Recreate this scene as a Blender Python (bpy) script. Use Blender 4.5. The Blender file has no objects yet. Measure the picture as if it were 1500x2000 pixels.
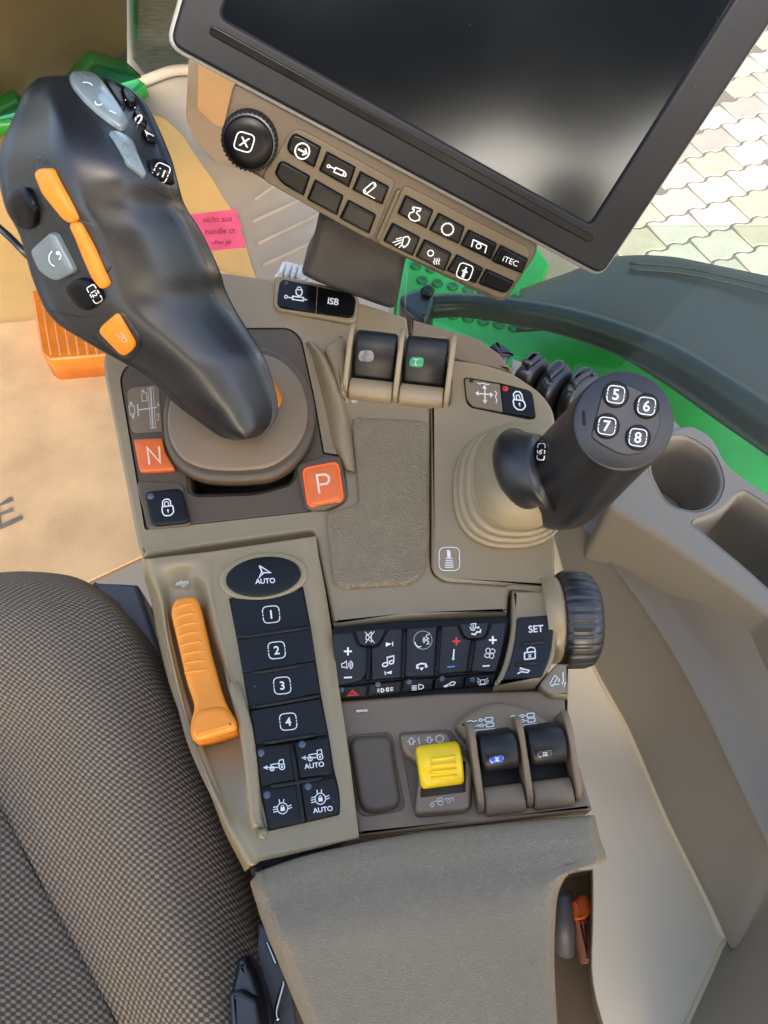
import bpy, math, random
from mathutils import Vector, Matrix
from mathutils.bvhtree import BVHTree
from mathutils.geometry import tessellate_polygon
random.seed(4)
V=Vector
sc=bpy.context.scene
# ------------------------------------------------------------------ camera
FPX=1450.0; TH=math.radians(58)
FW=V((0,math.cos(TH),-math.sin(TH))); UP=V((0,math.sin(TH),math.cos(TH))); RT=V((1,0,0))
CAM=-0.55*FW
cd=bpy.data.cameras.new('camera'); co=bpy.data.objects.new('camera',cd); sc.collection.objects.link(co)
cd.sensor_fit='VERTICAL'; cd.sensor_height=24; cd.lens=24*FPX/2000; cd.clip_start=.01; cd.clip_end=500
co.location=CAM; co.rotation_euler=(math.radians(90-58),0,0); sc.camera=co
# ------------------------------------------------------------------ sky, sun, exposure
SUN_EL,SUN_AZ=math.radians(36),math.radians(172)
wd=bpy.data.worlds.new('World'); sc.world=wd; wd.use_nodes=True
nt=wd.node_tree; bg=nt.nodes['Background']; sky=nt.nodes.new('ShaderNodeTexSky'); sky.sky_type='NISHITA'
sky.sun_disc=False; sky.sun_elevation=SUN_EL; sky.sun_rotation=SUN_AZ; sky.air_density=1.0; sky.dust_density=4.5; sky.ozone_density=.3
nt.links.new(sky.outputs[0],bg.inputs[0]); bg.inputs[1].default_value=.15
sl=bpy.data.lights.new('sun','SUN'); so=bpy.data.objects.new('sun',sl); sc.collection.objects.link(so)
sl.energy=1.5; sl.angle=math.radians(12); sl.color=(1,.985,.97)
so.rotation_euler=(math.radians(90)-SUN_EL,0,math.pi-SUN_AZ)
vs=sc.view_settings; vs.view_transform='Standard'; vs.look='None'; vs.gamma=1; vs.exposure=2.0; vs.use_curve_mapping=False
# ------------------------------------------------------------------ picture measuring
def ray(x,y): return FW+RT*((x-750)/FPX)+UP*((1000-y)/FPX)
def P(x,y,z=0.0):
    d=ray(x,y); return CAM+d*((z-CAM.z)/d.z)
def D(x,y,depth): return CAM+ray(x,y)*depth
class Pl:
    def __init__(s,o,n):
        s.o=V(o); s.n=V(n).normalized()
        a=V((1,0,0)) if abs(s.n.x)<.9 else V((0,1,0))
        s.e1=(a-s.n*a.dot(s.n)).normalized(); s.e2=s.n.cross(s.e1)
    def hit(s,x,y,off=0.0):
        d=ray(x,y); return CAM+d*(((s.o+s.n*off)-CAM).dot(s.n)/d.dot(s.n))
    def shift(s,h): return Pl(s.o+s.n*h,s.n)
    def uv(s,p): q=p-s.o; return (q.dot(s.e1),q.dot(s.e2))
    def at(s,u,v,h=0.0): return s.o+s.e1*u+s.e2*v+s.n*h
def Zp(z): return Pl((0,0,z),(0,0,1))
def Pl3(a,b,c):
    a,b,c=P(*a),P(*b),P(*c); n=(b-a).cross(c-a)
    if n.dot(CAM-a)<0: n=-n
    return Pl(a,n)
class MS:
    """a built mesh as a surface to lay pieces and print on"""
    def __init__(s,o):
        m=o.data; s.b=BVHTree.FromPolygons([v.co.copy() for v in m.vertices],[tuple(p.vertices) for p in m.polygons])
    def hn(s,x,y):
        d=ray(x,y).normalized(); h=s.b.ray_cast(CAM,d)
        if h[0] is None: h=s.b.find_nearest(CAM+d*.5); 
        n=h[1]; 
        if n.dot(d)>0: n=-n
        return h[0],n
    def hit(s,x,y,off=0.0):
        p,n=s.hn(x,y); return p+n*off
def Zm(x0,y0,k): 
    f=lambda pts:[(x0+p[0]/k,y0+p[1]/k)+tuple(p[2:]) for p in pts]
    f.k=k; f.o=(x0,y0); return f
ZI=Zm(0,0,1)
Za=Zm(0,0,3);Zb=Zm(0,300,2.5);Zc=Zm(400,150,15/7);Zd=Zm(200,500,3);Ze=Zm(600,550,3);Zf=Zm(850,650,1500/650)
Zg=Zm(250,1050,10/3);Zh=Zm(620,1080,1500/580);Zi=Zm(640,1340,1500/560);Zj=Zm(0,1100,1222/550);Zk=Zm(450,1580,1.875)
Zl=Zm(1050,1000,2);Zr=Zm(1000,100,3);Zn=Zm(750,450,2)
# ------------------------------------------------------------------ materials
def lin(c): 
    return tuple(((x/255)/12.92 if x/255<=.04045 else ((x/255+.055)/1.055)**2.4) for x in c)+(1,)
MATS={}
def mat(name,rgb,rough=.5,bump=None,var=.06,vscale=60,spec=.5,metal=0,coat=0,emit=None,rvar=.08,dust=0):
    m=bpy.data.materials.new(name); m.use_nodes=True; t=m.node_tree; N=t.nodes; L=t.links; b=N['Principled BSDF']
    b.inputs['Metallic'].default_value=metal; b.inputs['Specular IOR Level'].default_value=spec; b.inputs['Coat Weight'].default_value=coat
    b.inputs['Coat Roughness'].default_value=.15
    tc=N.new('ShaderNodeTexCoord'); no=N.new('ShaderNodeTexNoise'); no.inputs['Scale'].default_value=vscale; no.inputs['Detail'].default_value=5
    L.new(tc.outputs['Object'],no.inputs['Vector'])
    c=lin(rgb); rp=N.new('ShaderNodeValToRGB'); rp.color_ramp.elements[0].position=.3; rp.color_ramp.elements[1].position=.7
    rp.color_ramp.elements[0].color=tuple(x*(1-var) for x in c[:3])+(1,); rp.color_ramp.elements[1].color=tuple(min(1,x*(1+var)) for x in c[:3])+(1,)
    L.new(no.outputs['Fac'],rp.inputs[0]); col=rp.outputs[0]
    if dust:   # light specks and lint on the plastic
        vo=N.new('ShaderNodeTexVoronoi'); vo.inputs['Scale'].default_value=170; L.new(tc.outputs['Object'],vo.inputs['Vector'])
        mr=N.new('ShaderNodeMapRange'); mr.inputs[1].default_value=.03; mr.inputs[2].default_value=.075; mr.inputs[3].default_value=1; mr.inputs[4].default_value=0
        L.new(vo.outputs['Distance'],mr.inputs[0])
        sp=N.new('ShaderNodeSeparateColor'); L.new(vo.outputs['Color'],sp.inputs[0])
        gt=N.new('ShaderNodeMath'); gt.operation='GREATER_THAN'; gt.inputs[1].default_value=.93; L.new(sp.outputs[0],gt.inputs[0])
        mu=N.new('ShaderNodeMath'); mu.operation='MULTIPLY'; L.new(mr.outputs[0],mu.inputs[0]); L.new(gt.outputs[0],mu.inputs[1])
        m2=N.new('ShaderNodeMath'); m2.operation='MULTIPLY'; m2.inputs[1].default_value=dust; L.new(mu.outputs[0],m2.inputs[0])
        mx=N.new('ShaderNodeMix'); mx.data_type='RGBA'; mx.inputs[7].default_value=lin((205,203,195)); L.new(m2.outputs[0],mx.inputs[0]); L.new(col,mx.inputs[6]); col=mx.outputs[2]
    L.new(col,b.inputs['Base Color'])
    n2=N.new('ShaderNodeTexNoise'); n2.inputs['Scale'].default_value=vscale*.6; n2.inputs['Detail'].default_value=6; L.new(tc.outputs['Object'],n2.inputs['Vector'])
    mr=N.new('ShaderNodeMapRange'); mr.inputs[1].default_value=.3; mr.inputs[2].default_value=.7; mr.inputs[3].default_value=max(0,rough-rvar); mr.inputs[4].default_value=min(1,rough+rvar)
    L.new(n2.outputs['Fac'],mr.inputs[0]); L.new(mr.outputs[0],b.inputs['Roughness'])
    if bump:
        kind,scl,dist=bump
        bp=N.new('ShaderNodeBump'); bp.inputs['Distance'].default_value=dist; bp.inputs['Strength'].default_value=1
        if kind=='n':
            t2=N.new('ShaderNodeTexNoise'); t2.inputs['Scale'].default_value=scl; t2.inputs['Detail'].default_value=3; L.new(tc.outputs['Object'],t2.inputs['Vector']); h=t2.outputs['Fac']
        else:
            wn=N.new('ShaderNodeTexNoise'); wn.inputs['Scale'].default_value=scl*.7; L.new(tc.outputs['Object'],wn.inputs['Vector'])
            va=N.new('ShaderNodeVectorMath'); va.operation='MULTIPLY_ADD'; va.inputs[1].default_value=(1.2/scl,)*3; L.new(wn.outputs['Color'],va.inputs[0]); L.new(tc.outputs['Object'],va.inputs[2])
            t2=N.new('ShaderNodeTexVoronoi'); t2.feature='DISTANCE_TO_EDGE'; t2.inputs['Scale'].default_value=scl; L.new(va.outputs[0],t2.inputs['Vector'])
            m3=N.new('ShaderNodeMapRange'); m3.inputs[1].default_value=0; m3.inputs[2].default_value=.22; m3.interpolation_type='SMOOTHSTEP'; L.new(t2.outputs['Distance'],m3.inputs[0]); h=m3.outputs[0]
        L.new(h,bp.inputs['Height']); L.new(bp.outputs[0],b.inputs['Normal'])
    if emit:
        b.inputs['Emission Color'].default_value=lin(emit[0]); b.inputs['Emission Strength'].default_value=emit[1]
    MATS[name]=m; return m
SHELL=mat('shell_plastic',(142,126,98),.40,('n',1400,.00012),.04,25,dust=.25)
OLIVE=mat('olive_gloss_plastic',(150,133,100),.33,None,.03,20,coat=.12,dust=.3)
BROWN=mat('brown_plastic',(88,75,59),.48,('n',1500,.00012),.04,25,dust=.25)
BROWN2=mat('lower_brown_plastic',(124,106,83),.5,('n',1500,.00012),.04,25,dust=.25)
CORE=mat('core_black',(20,18,16),.7)
PADM=mat('grained_pad',(144,129,102),.5,('v',620,.0007),.05,40)
ARMM=mat('grained_armrest',(152,136,112),.6,('v',820,.0004),.05,12)
BLACK=mat('black_rubber_plastic',(23,24,27),.37,('n',1300,.00006),.06,40,dust=.5,spec=.85)
GLOSSB=mat('black_gloss_key',(9,9,11),.3,None,.05,40,dust=.35,spec=.22)
NAVY=mat('navy_key',(21,23,25),.45,('n',1700,.00008),.06,60,dust=.55,spec=.3)
NAVY2=mat('slate_key',(30,32,34),.45,('n',1700,.00008),.06,60,dust=.45,spec=.35)
PADDLE=mat('paddle_black',(20,20,22),.42,None,.06,40,dust=.5,spec=.4)
GREYK=mat('grey_blue_key',(112,126,130),.2,None,.06,50,dust=.3,coat=.5)
ORANGE=mat('orange_plastic',(240,146,40),.36,None,.05,40,dust=.25)
BRICK=mat('brick_orange_key',(220,108,52),.38,None,.06,60)
GLOWO=mat('lit_orange_rim',(240,100,30),.4,emit=((255,80,20),.14))
YELLOW=mat('yellow_plastic',(238,198,12),.35,None,.05,40)
WHITE=mat('white_print',(226,228,226),.5,None,.05,300)
WDIM=mat('grey_print',(188,186,176),.5,None,.12,500)
RED=mat('red_print',(214,44,52),.5); BLUE=mat('blue_print',(60,140,205),.5); BLUEK=mat('blue_tab',(38,86,196),.35); GREENK=mat('green_tab',(30,140,96),.35)
REDL=mat('red_lamp',(190,40,36),.3); LAMP=mat('unlit_lamp',(70,84,100),.3)
BARM=mat('keypad_brown_plastic',(96,84,64),.5,('n',1500,.0001),.04,25,dust=.25)
BOOT=mat('beige_boot_rubber',(152,136,106),.5,('n',1200,.0001),.04,30,dust=.2)
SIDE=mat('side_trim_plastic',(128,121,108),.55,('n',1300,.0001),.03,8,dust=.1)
SIDEL=mat('side_trim_pale_lit',(208,196,172),.6,('n',1300,.0001),.03,8)  # paler panel, brightened further by overhead light put into its colour
SIDE2=mat('side_trim_grey',(138,131,119),.6,('n',1300,.0001),.03,8)  # grey plastic of the trim base and cup bottom
CARD=mat('cardboard',(204,166,118),.85,('n',300,.0004),.17,11)
CARD2=mat('cardboard_light',(200,160,96),.85,('n',300,.0004),.06,10)
FLOORM=mat('floor_mat_beige',(152,139,120),.7,('n',500,.0003),.06,12,dust=.3)
TAN=mat('tan_panel',(196,158,116),.5,None,.05,8)
PINK=mat('pink_tape',(222,88,118),.6,None,.08,30); PINKT=mat('tape_ink',(150,30,60),.7)
INK=mat('faded_ink',(112,104,92),.85,None,.25,80)
GREEN=mat('green_paint',(28,146,50),.38,None,.16,14,coat=.3,dust=.4)
GREEND=mat('green_paint_dark',(18,96,34),.35,None,.08,30)
FEND=mat('fender_plastic',(56,56,53),.55,('n',900,.0003),.08,5,dust=.4)
TUBEM=mat('black_rail_rubber',(36,42,40),.35,None,.1,12,dust=.4)
BEZ=mat('bezel_charcoal',(22,23,27),.55,('n',1400,.0001),.05,20,dust=.3,spec=.3)
RIM=mat('bezel_grey_rim',(150,148,142),.45)
SCREEN=mat('screen_glass',(5,8,13),.135,None,.02,9,rvar=.03,coat=0,spec=.5,dust=.12)
SCREEN.node_tree.nodes['Principled BSDF'].inputs['IOR'].default_value=1.75
SCREEN.node_tree.nodes['Principled BSDF'].inputs['Specular Tint'].default_value=(.82,.9,1,1)
METAL=mat('chrome_plate',(190,190,190),.22,None,.05,30,metal=1)
AMBER=mat('amber_lens',(205,116,34),.25,None,.12,25,coat=.5)
CRATE=mat('brown_crate',(150,140,124),.8,None,.08,4)
SEATB=mat('seat_base_plastic',(84,86,92),.5)
HAMMER=mat('orange_hammer',(238,110,46),.35); HAM2=mat('pinkish_plastic',(190,130,104),.4)
CLIP=mat('white_clip',(225,224,218),.5)
CEIL=mat('dark_headliner',(40,40,42),.9); REARM=mat('rear_trim_dark',(17,18,20),.9,spec=.1)
def fabric():
    m=bpy.data.materials.new('seat_weave'); m.use_nodes=True; t=m.node_tree; N=t.nodes; L=t.links; b=N['Principled BSDF']
    uv=N.new('ShaderNodeUVMap'); mp=N.new('ShaderNodeMapping'); mp.inputs['Rotation'].default_value=(0,0,math.radians(8)); L.new(uv.outputs[0],mp.inputs[0])
    nz=N.new('ShaderNodeTexNoise'); nz.inputs['Scale'].default_value=60; L.new(mp.outputs[0],nz.inputs['Vector'])
    va=N.new('ShaderNodeVectorMath'); va.operation='MULTIPLY_ADD'; va.inputs[1].default_value=(.003,.003,0); L.new(nz.outputs['Color'],va.inputs[0]); L.new(mp.outputs[0],va.inputs[2])
    sx=N.new('ShaderNodeSeparateXYZ'); L.new(va.outputs[0],sx.inputs[0])
    def cosn(o,per):
        m1=N.new('ShaderNodeMath'); m1.operation='MULTIPLY'; m1.inputs[1].default_value=2*math.pi/per; L.new(o,m1.inputs[0])
        m2=N.new('ShaderNodeMath'); m2.operation='COSINE'; L.new(m1.outputs[0],m2.inputs[0]); return m2.outputs[0]
    pr=N.new('ShaderNodeMath'); pr.operation='MULTIPLY'; L.new(cosn(sx.outputs[0],.0056),pr.inputs[0]); L.new(cosn(sx.outputs[1],.0046),pr.inputs[1])
    iv=N.new('ShaderNodeMapRange'); iv.inputs[1].default_value=-.35; iv.inputs[2].default_value=.55; L.new(pr.outputs[0],iv.inputs[0])
    wn=N.new('ShaderNodeTexWhiteNoise'); big=N.new('ShaderNodeTexNoise'); big.inputs['Scale'].default_value=420; L.new(mp.outputs[0],big.inputs['Vector'])
    ml=N.new('ShaderNodeMath'); ml.operation='MULTIPLY_ADD'; ml.inputs[1].default_value=.5; L.new(big.outputs['Fac'],ml.inputs[0]); ml.inputs[2].default_value=-.25
    ad=N.new('ShaderNodeMath'); ad.operation='ADD'; L.new(iv.outputs[0],ad.inputs[0]); L.new(ml.outputs[0],ad.inputs[1])
    cr=N.new('ShaderNodeValToRGB'); cr.color_ramp.elements[0].color=lin((80,67,54)); cr.color_ramp.elements[1].color=lin((154,137,114)); L.new(ad.outputs[0],cr.inputs[0])
    L.new(cr.outputs[0],b.inputs['Base Color']); b.inputs['Roughness'].default_value=.85
    bp=N.new('ShaderNodeBump'); bp.inputs['Distance'].default_value=.0009; L.new(iv.outputs[0],bp.inputs['Height']); L.new(bp.outputs[0],b.inputs['Normal'])
    return m
FAB=fabric()
def glassm(name,tint,mixf):
    m=bpy.data.materials.new(name); m.use_nodes=True; t=m.node_tree; N=t.nodes; L=t.links
    for n in list(N): 
        if n.type=='BSDF_PRINCIPLED': N.remove(n)
    tr=N.new('ShaderNodeBsdfTransparent'); tr.inputs[0].default_value=tint; gl=N.new('ShaderNodeBsdfGlossy'); gl.inputs['Roughness'].default_value=.03
    mx=N.new('ShaderNodeMixShader'); fr=N.new('ShaderNodeFresnel'); fr.inputs[0].default_value=1.45
    mu=N.new('ShaderNodeMath'); mu.operation='MULTIPLY'; mu.inputs[1].default_value=mixf; L.new(fr.outputs[0],mu.inputs[0])
    L.new(mu.outputs[0],mx.inputs[0]); L.new(tr.outputs[0],mx.inputs[1]); L.new(gl.outputs[0],mx.inputs[2]); L.new(mx.outputs[0],N['Material Output'].inputs[0])
    return m
GLASS=glassm('window_glass',(.86,.93,.88,1),.3); GLASSD=glassm('tinted_glass',(.15,.18,.155,1),.5)
# ------------------------------------------------------------------ building helpers
COL=sc.collection; LOC={}
def setp(o,label=None,cat=None,group=None,kind=None):
    for k,v in (('label',label),('category',cat),('group',group),('kind',kind)):
        if v: o[k]=v
    return o
def thing(name,label,cat,loc,group=None):
    o=bpy.data.objects.new(name,None); COL.objects.link(o); o.location=loc; o.empty_display_size=.02; LOC[o]=V(loc)
    return setp(o,label,cat,group)
def mk(name,vs_,fs,m,parent=None,smooth=True,flat=(),label=None,uv=None):
    me=bpy.data.meshes.new(name); me.from_pydata([tuple(v) for v in vs_],[],fs); me.materials.append(m)
    me.polygons.foreach_set('use_smooth',[smooth]*len(fs))
    for i in flat: me.polygons[i].use_smooth=False
    if uv:
        ul=me.uv_layers.new(name='UVMap')
        for l in me.loops: ul.data[l.index].uv=uv[l.vertex_index]
    me.update()
    o=bpy.data.objects.new(name,me); COL.objects.link(o)
    if parent:
        o.parent=parent
        if parent in LOC: o.location=-LOC[parent]
    if label: o['label']=label
    return o
def rnd(pts,r=6,seg=5,close=True):
    """round the corners of a pixel polygon; a third number on a point overrides r"""
    out=[]; n=len(pts)
    for i,p in enumerate(pts):
        rr=p[2] if len(p)>2 else r
        a=V(pts[i-1][:2]); b=V(p[:2]); c=V(pts[(i+1)%n][:2])
        if rr<=0: out.append(tuple(b)); continue
        la,lc=(a-b).length,(c-b).length; k=min(rr,la*.48,lc*.48)
        s=b+(a-b).normalized()*k; e=b+(c-b).normalized()*k
        for j in range(seg+1):
            t=j/seg; out.append(tuple(s*(1-t)**2+b*2*t*(1-t)+e*t*t))
    return out
def area2(u): return sum(u[i-1][0]*u[i][1]-u[i][0]*u[i-1][1] for i in range(len(u)))/2
def inset(u,d):
    n=len(u); out=[]
    for i in range(n):
        a,b,c=V(u[i-1]),V(u[i]),V(u[(i+1)%n])
        e1=(b-a); e2=(c-b)
        if e1.length<1e-9: e1=e2
        if e2.length<1e-9: e2=e1
        e1=e1.normalized(); e2=e2.normalized()
        n1=V((-e1.y,e1.x)); n2=V((-e2.y,e2.x)); m=(n1+n2)
        m=m.normalized() if m.length>1e-6 else n1
        k=d/max(.45,m.dot(n1)); out.append((b.x+m.x*k,b.y+m.y*k))
    return out
TOP={}
def slab(name,out,pl,h0,h1,m,parent=None,bev=.001,seg=3,dome=0,gap=0,holes=(),label=None,hbev=0):
    """solid plate: pixel outline laid at height h1 over plane pl, walls down to h0, rounded top edge"""
    T=pl.shift(h1); u=[T.uv(T.hit(x,y)) for x,y in [q[:2] for q in out]]
    if area2(u)<0: u=u[::-1]
    if gap: u=inset(u,gap)
    vs_=[];fs=[];n=len(u)
    prof=[(0,h0-h1),(0,-bev)]+[(bev*(1-math.cos(k/seg*math.pi/2)),-bev+bev*math.sin(k/seg*math.pi/2)) for k in range(1,seg+1)]
    for d,h in prof:
        w=inset(u,d) if d else u; vs_+=[T.at(a,b,h) for a,b in w]
    nr=len(prof)
    if dome:
        cx=sum(a for a,b in w)/n; cy=sum(b for a,b in w)/n
        for s in (.8,.55,.25):
            vs_+=[T.at(cx+(a-cx)*s,cy+(b-cy)*s,dome*(1-s*s)) for a,b in w]; nr+=1
    for k in range(nr-1):
        for i in range(n):
            j=(i+1)%n; fs.append((k*n+i,k*n+j,(k+1)*n+j,(k+1)*n+i))
    hl=[]
    for hp in holes:
        hu=[T.uv(T.hit(x,y)) for x,y in [q[:2] for q in hp]]
        if area2(hu)>0: hu=hu[::-1]
        b0=len(vs_); hn=len(hu)
        hprof=[(0,0)] if not hbev else [(hbev*(1-math.sin(k/3*math.pi/2)),-hbev*(1-math.cos(k/3*math.pi/2))) for k in range(0,4)]
        hprof=hprof+[(hprof[-1][0],h0-h1)]
        for d,h in hprof: vs_+=[T.at(a,b,h) for a,b in (inset(hu,d) if d else hu)]
        for k in range(len(hprof)-1):
            for i in range(hn):
                j=(i+1)%hn; fs.append((b0+k*hn+i,b0+k*hn+j,b0+(k+1)*hn+j,b0+(k+1)*hn+i))
        hl.append((b0,hn))
    flat=[]
    top0=(nr-1)*n; idx=list(range(top0,top0+n)); polys=[[V((*T.uv(vs_[i]),0)) for i in idx]]
    for b0,hn in hl: r=list(range(b0,b0+hn)); idx+=r; polys.append([V((*T.uv(vs_[i]),0)) for i in r])
    for t in tessellate_polygon(polys):
        t=[idx[i] for i in t]; a,b,c=[vs_[i] for i in t]
        if (b-a).cross(c-a).dot(T.n)<0: t=t[::-1]
        if not dome: flat.append(len(fs))
        fs.append(tuple(t))
    if not hl: fs.append(tuple(range(n-1,-1,-1))); flat.append(len(fs)-1)
    o=mk(name,vs_,fs,m,parent,True,flat,label); TOP[o]=T.shift(dome*.9 if dome else 0); return o
def cat(a,b,c,d,t):
    return .5*((2*b)+(c-a)*t+(2*a-5*b+4*c-d)*t*t+(3*b-a-3*c+d)*t**3)
def crs(pts,k,closed=False):
    n=len(pts); out=[]
    if closed:
        for i in range(n):
            for j in range(k): out.append(cat(pts[i-1],pts[i],pts[(i+1)%n],pts[(i+2)%n],j/k))
    else:
        for i in range(n-1):
            a=pts[i-1] if i else pts[0]*2-pts[1]; d=pts[i+2] if i+2<n else pts[-1]*2-pts[-2]
            for j in range(k): out.append(cat(a,pts[i],pts[i+1],d,j/k))
        out.append(pts[-1])
    return out
def loft(name,rows,m,parent=None,sub=(5,5),closed=False,cap=(False,False),thick=0,label=None,smooth=True):
    R=[crs(r,sub[0],closed) if sub[0]>1 else list(r) for r in rows]
    if sub[1]>1:
        cols=[crs([r[i] for r in R],sub[1]) for i in range(len(R[0]))]; R=[[c[j] for c in cols] for j in range(len(cols[0]))]
    n=len(R[0]); vs_=[v for r in R for v in r]; fs=[]; uv=[]
    vl=0
    for j,r in enumerate(R):
        if j: vl+=(R[j][n//2]-R[j-1][n//2]).length
        ul=0
        for i in range(n):
            if i: ul+=(r[i]-r[i-1]).length
            uv.append((ul,vl))
    for j in range(len(R)-1):
        for i in range(n if closed else n-1):
            k=(i+1)%n; fs.append((j*n+i,j*n+k,(j+1)*n+k,(j+1)*n+i))
    if closed:
        if cap[0]: fs.append(tuple(range(n-1,-1,-1)))
        if cap[1]: fs.append(tuple(range((len(R)-1)*n,len(R)*n)))
    # outward orientation check towards camera for open sheets
    if not closed:
        f=fs[len(fs)//2]; a,b,c=[vs_[i] for i in f[:3]]
        if (b-a).cross(c-a).dot(CAM-a)<0: fs=[f[::-1] for f in fs]
    o=mk(name,vs_,fs,m,parent,smooth,(),label,uv)
    if thick:
        md=o.modifiers.new('solid','SOLIDIFY'); md.thickness=thick; md.offset=-1
    return o
def ringpts(c,nrm,rx,ry,ref,n=28,e=2.0):
    nrm=nrm.normalized(); x=(ref-nrm*ref.dot(nrm)).normalized(); y=nrm.cross(x); out=[]
    for i in range(n):
        a=2*math.pi*i/n; ca,sa=math.cos(a),math.sin(a)
        out.append(c+x*rx*math.copysign(abs(ca)**(2/e),ca)+y*ry*math.copysign(abs(sa)**(2/e),sa))
    return out
def tube(name,pts,r,m,parent=None,k=6,n=14,label=None,cap=True):
    rs=r if isinstance(r,(list,tuple)) else [r]*len(pts)
    q=crs([V((*p,rr)) for p,rr in zip(pts,rs)],k) if len(pts)>2 else [V((*p,rr)) for p,rr in zip(pts,rs)]
    rows=[]
    for i,p in enumerate(q):
        d=(V(q[min(i+1,len(q)-1)][:3])-V(q[max(i-1,0)][:3])).normalized(); ref=V((0,0,1)) if abs(d.z)<.9 else V((1,0,0))
        rows.append(ringpts(V(p[:3]),d,p[3],p[3],ref,n))
    return loft(name,rows,m,parent,(1,1),True,(cap,cap),label=label)
def lathe(name,o,ax,ref,prof,m,parent=None,n=48,label=None,mod=None):
    """revolve (height, radius) round axis ax at o"""
    rows=[]
    for h,r in prof:
        rr=ringpts(V(o)+ax*h,ax,r,r,ref,n)
        if mod: rr=[V(o)+ax*h+(p-V(o)-ax*h)*mod(i,h) for i,p in enumerate(rr)]
        rows.append(rr)
    return loft(name,rows,m,parent,(1,1),True,(True,True),label=label)
_tx={}
def textgeo(s,bold):
    if (s,bold) in _tx: return _tx[(s,bold)]
    c=bpy.data.curves.new('t','FONT'); c.body=s; c.size=1; c.offset=.018 if bold else 0; c.resolution_u=4
    o=bpy.data.objects.new('t',c); COL.objects.link(o); bpy.context.view_layer.update()
    me=o.to_mesh(); vs_=[(v.co.x,v.co.y) for v in me.vertices]; fs=[tuple(p.vertices) for p in me.polygons]; o.to_mesh_clear()
    bpy.data.objects.remove(o); bpy.data.curves.remove(c)
    xs=[v[0] for v in vs_]; ys=[v[1] for v in vs_]
    cx=(min(xs)+max(xs))/2; cy=(min(ys)+max(ys))/2; hh=(max(ys)-min(ys))
    _tx[(s,bold)]=([((x-cx)/hh,(y-cy)/hh) for x,y in vs_],fs); return _tx[(s,bold)]
def sym(parent,surf,zm,items,m=WHITE,off=.00035,name='printed_symbol',label=None):
    vs_=[];fs=[]
    def quadstrip(pts,w,closed=False):
        n=len(pts); L_=[];R_=[]
        for i in range(n):
            b=V(pts[i]); a=V(pts[i-1]) if (i or closed) else None; c=V(pts[(i+1)%n]) if (i<n-1 or closed) else None
            e1=(b-a).normalized() if a is not None else None; e2=(c-b).normalized() if c is not None else None
            e1=e1 or e2; e2=e2 or e1; n1=V((-e1.y,e1.x)); n2=V((-e2.y,e2.x)); mm=n1+n2
            mm=mm.normalized() if mm.length>1e-4 else n1
            k=w/2/max(.5,mm.dot(n1)); L_.append(b+mm*k); R_.append(b-mm*k)
        b0=len(vs_)
        for l,r in zip(L_,R_): vs_.append(tuple(l)); vs_.append(tuple(r))
        for i in range(n if closed else n-1):
            j=(i+1)%n; fs.append((b0+2*i,b0+2*i+1,b0+2*j+1,b0+2*j))
    for it in items:
        k=it[0]
        if k=='L': quadstrip(it[2],it[1])
        elif k=='O': quadstrip(it[2],it[1],True)
        elif k=='C':
            _,w,cx,cy,rx,ry=it[:6]; rot=math.radians(it[6]) if len(it)>6 else 0
            quadstrip([(cx+rx*math.cos(a)*math.cos(rot)+ry*math.sin(a)*math.sin(rot),cy-rx*math.cos(a)*math.sin(rot)+ry*math.sin(a)*math.cos(rot)) for a in [2*math.pi*i/28 for i in range(28)]],w,True)
        elif k=='A':
            _,w,cx,cy,rx,ry,a0,a1=it
            quadstrip([(cx+rx*math.cos(math.radians(a0+(a1-a0)*i/12)),cy-ry*math.sin(math.radians(a0+(a1-a0)*i/12))) for i in range(13)],w)
        elif k=='F':
            b0=len(vs_); vs_+=[tuple(p) for p in it[1]]
            fs+=[tuple(b0+i for i in t) for t in tessellate_polygon([[V((p[0],p[1],0)) for p in it[1]]])]
        elif k=='D':
            b0=len(vs_); vs_+=[(it[1]+it[3]*math.cos(2*math.pi*i/16),it[2]+it[3]*math.sin(2*math.pi*i/16)) for i in range(16)]; fs.append(tuple(range(b0,b0+16)))
        elif k=='Q':   # rounded square outline, gaps in the sides as on the numbered keys
            _,w,cx,cy,hw,hh,ang=it[:7]; dash=len(it)>7
            c=rnd([(-hw,-hh),(hw,-hh),(hw,hh),(-hw,hh)],min(hw,hh)*.6,4); a=math.radians(ang)
            c=[(cx+x*math.cos(a)+y*math.sin(a),cy-x*math.sin(a)+y*math.cos(a)) for x,y in c]
            if not dash: quadstrip(c,w,True)
            else:
                mid=lambda p,q,t:(p[0]+(q[0]-p[0])*t,p[1]+(q[1]-p[1])*t)
                for s0,s1 in ((0,10),(10,20)):
                    q=(c[s0:s1+0]); nx=c[s1%20]; pv=c[s0-1]
                    quadstrip([mid(q[0],pv,.2)]+q+[mid(q[-1],nx,.2)],w)
                for t in (.5,):
                    for p,q in ((c[9],c[10]),(c[19],c[0])): quadstrip([mid(p,q,.36),mid(p,q,.64)],w)
        elif k=='T':
            _,s,cx,cy,h,ang=it[:6]; g,gf=textgeo(s,len(it)>6); a=math.radians(ang); b0=len(vs_)
            vs_+=[(cx+h*(x*math.cos(a)-y*math.sin(a)),cy-h*(x*math.sin(a)+y*math.cos(a))) for x,y in g]; fs+=[tuple(b0+i for i in f) for f in gf]
    V3=[surf.hit(*zm([p])[0],off) for p in vs_]
    out=[]
    for f in fs:
        a,b,c=V3[f[0]],V3[f[1]],V3[f[2]]
        out.append(f[::-1] if (b-a).cross(c-a).dot(CAM-a)<0 else f)
    return mk(name,V3,out,m,parent,False,label=label)
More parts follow.
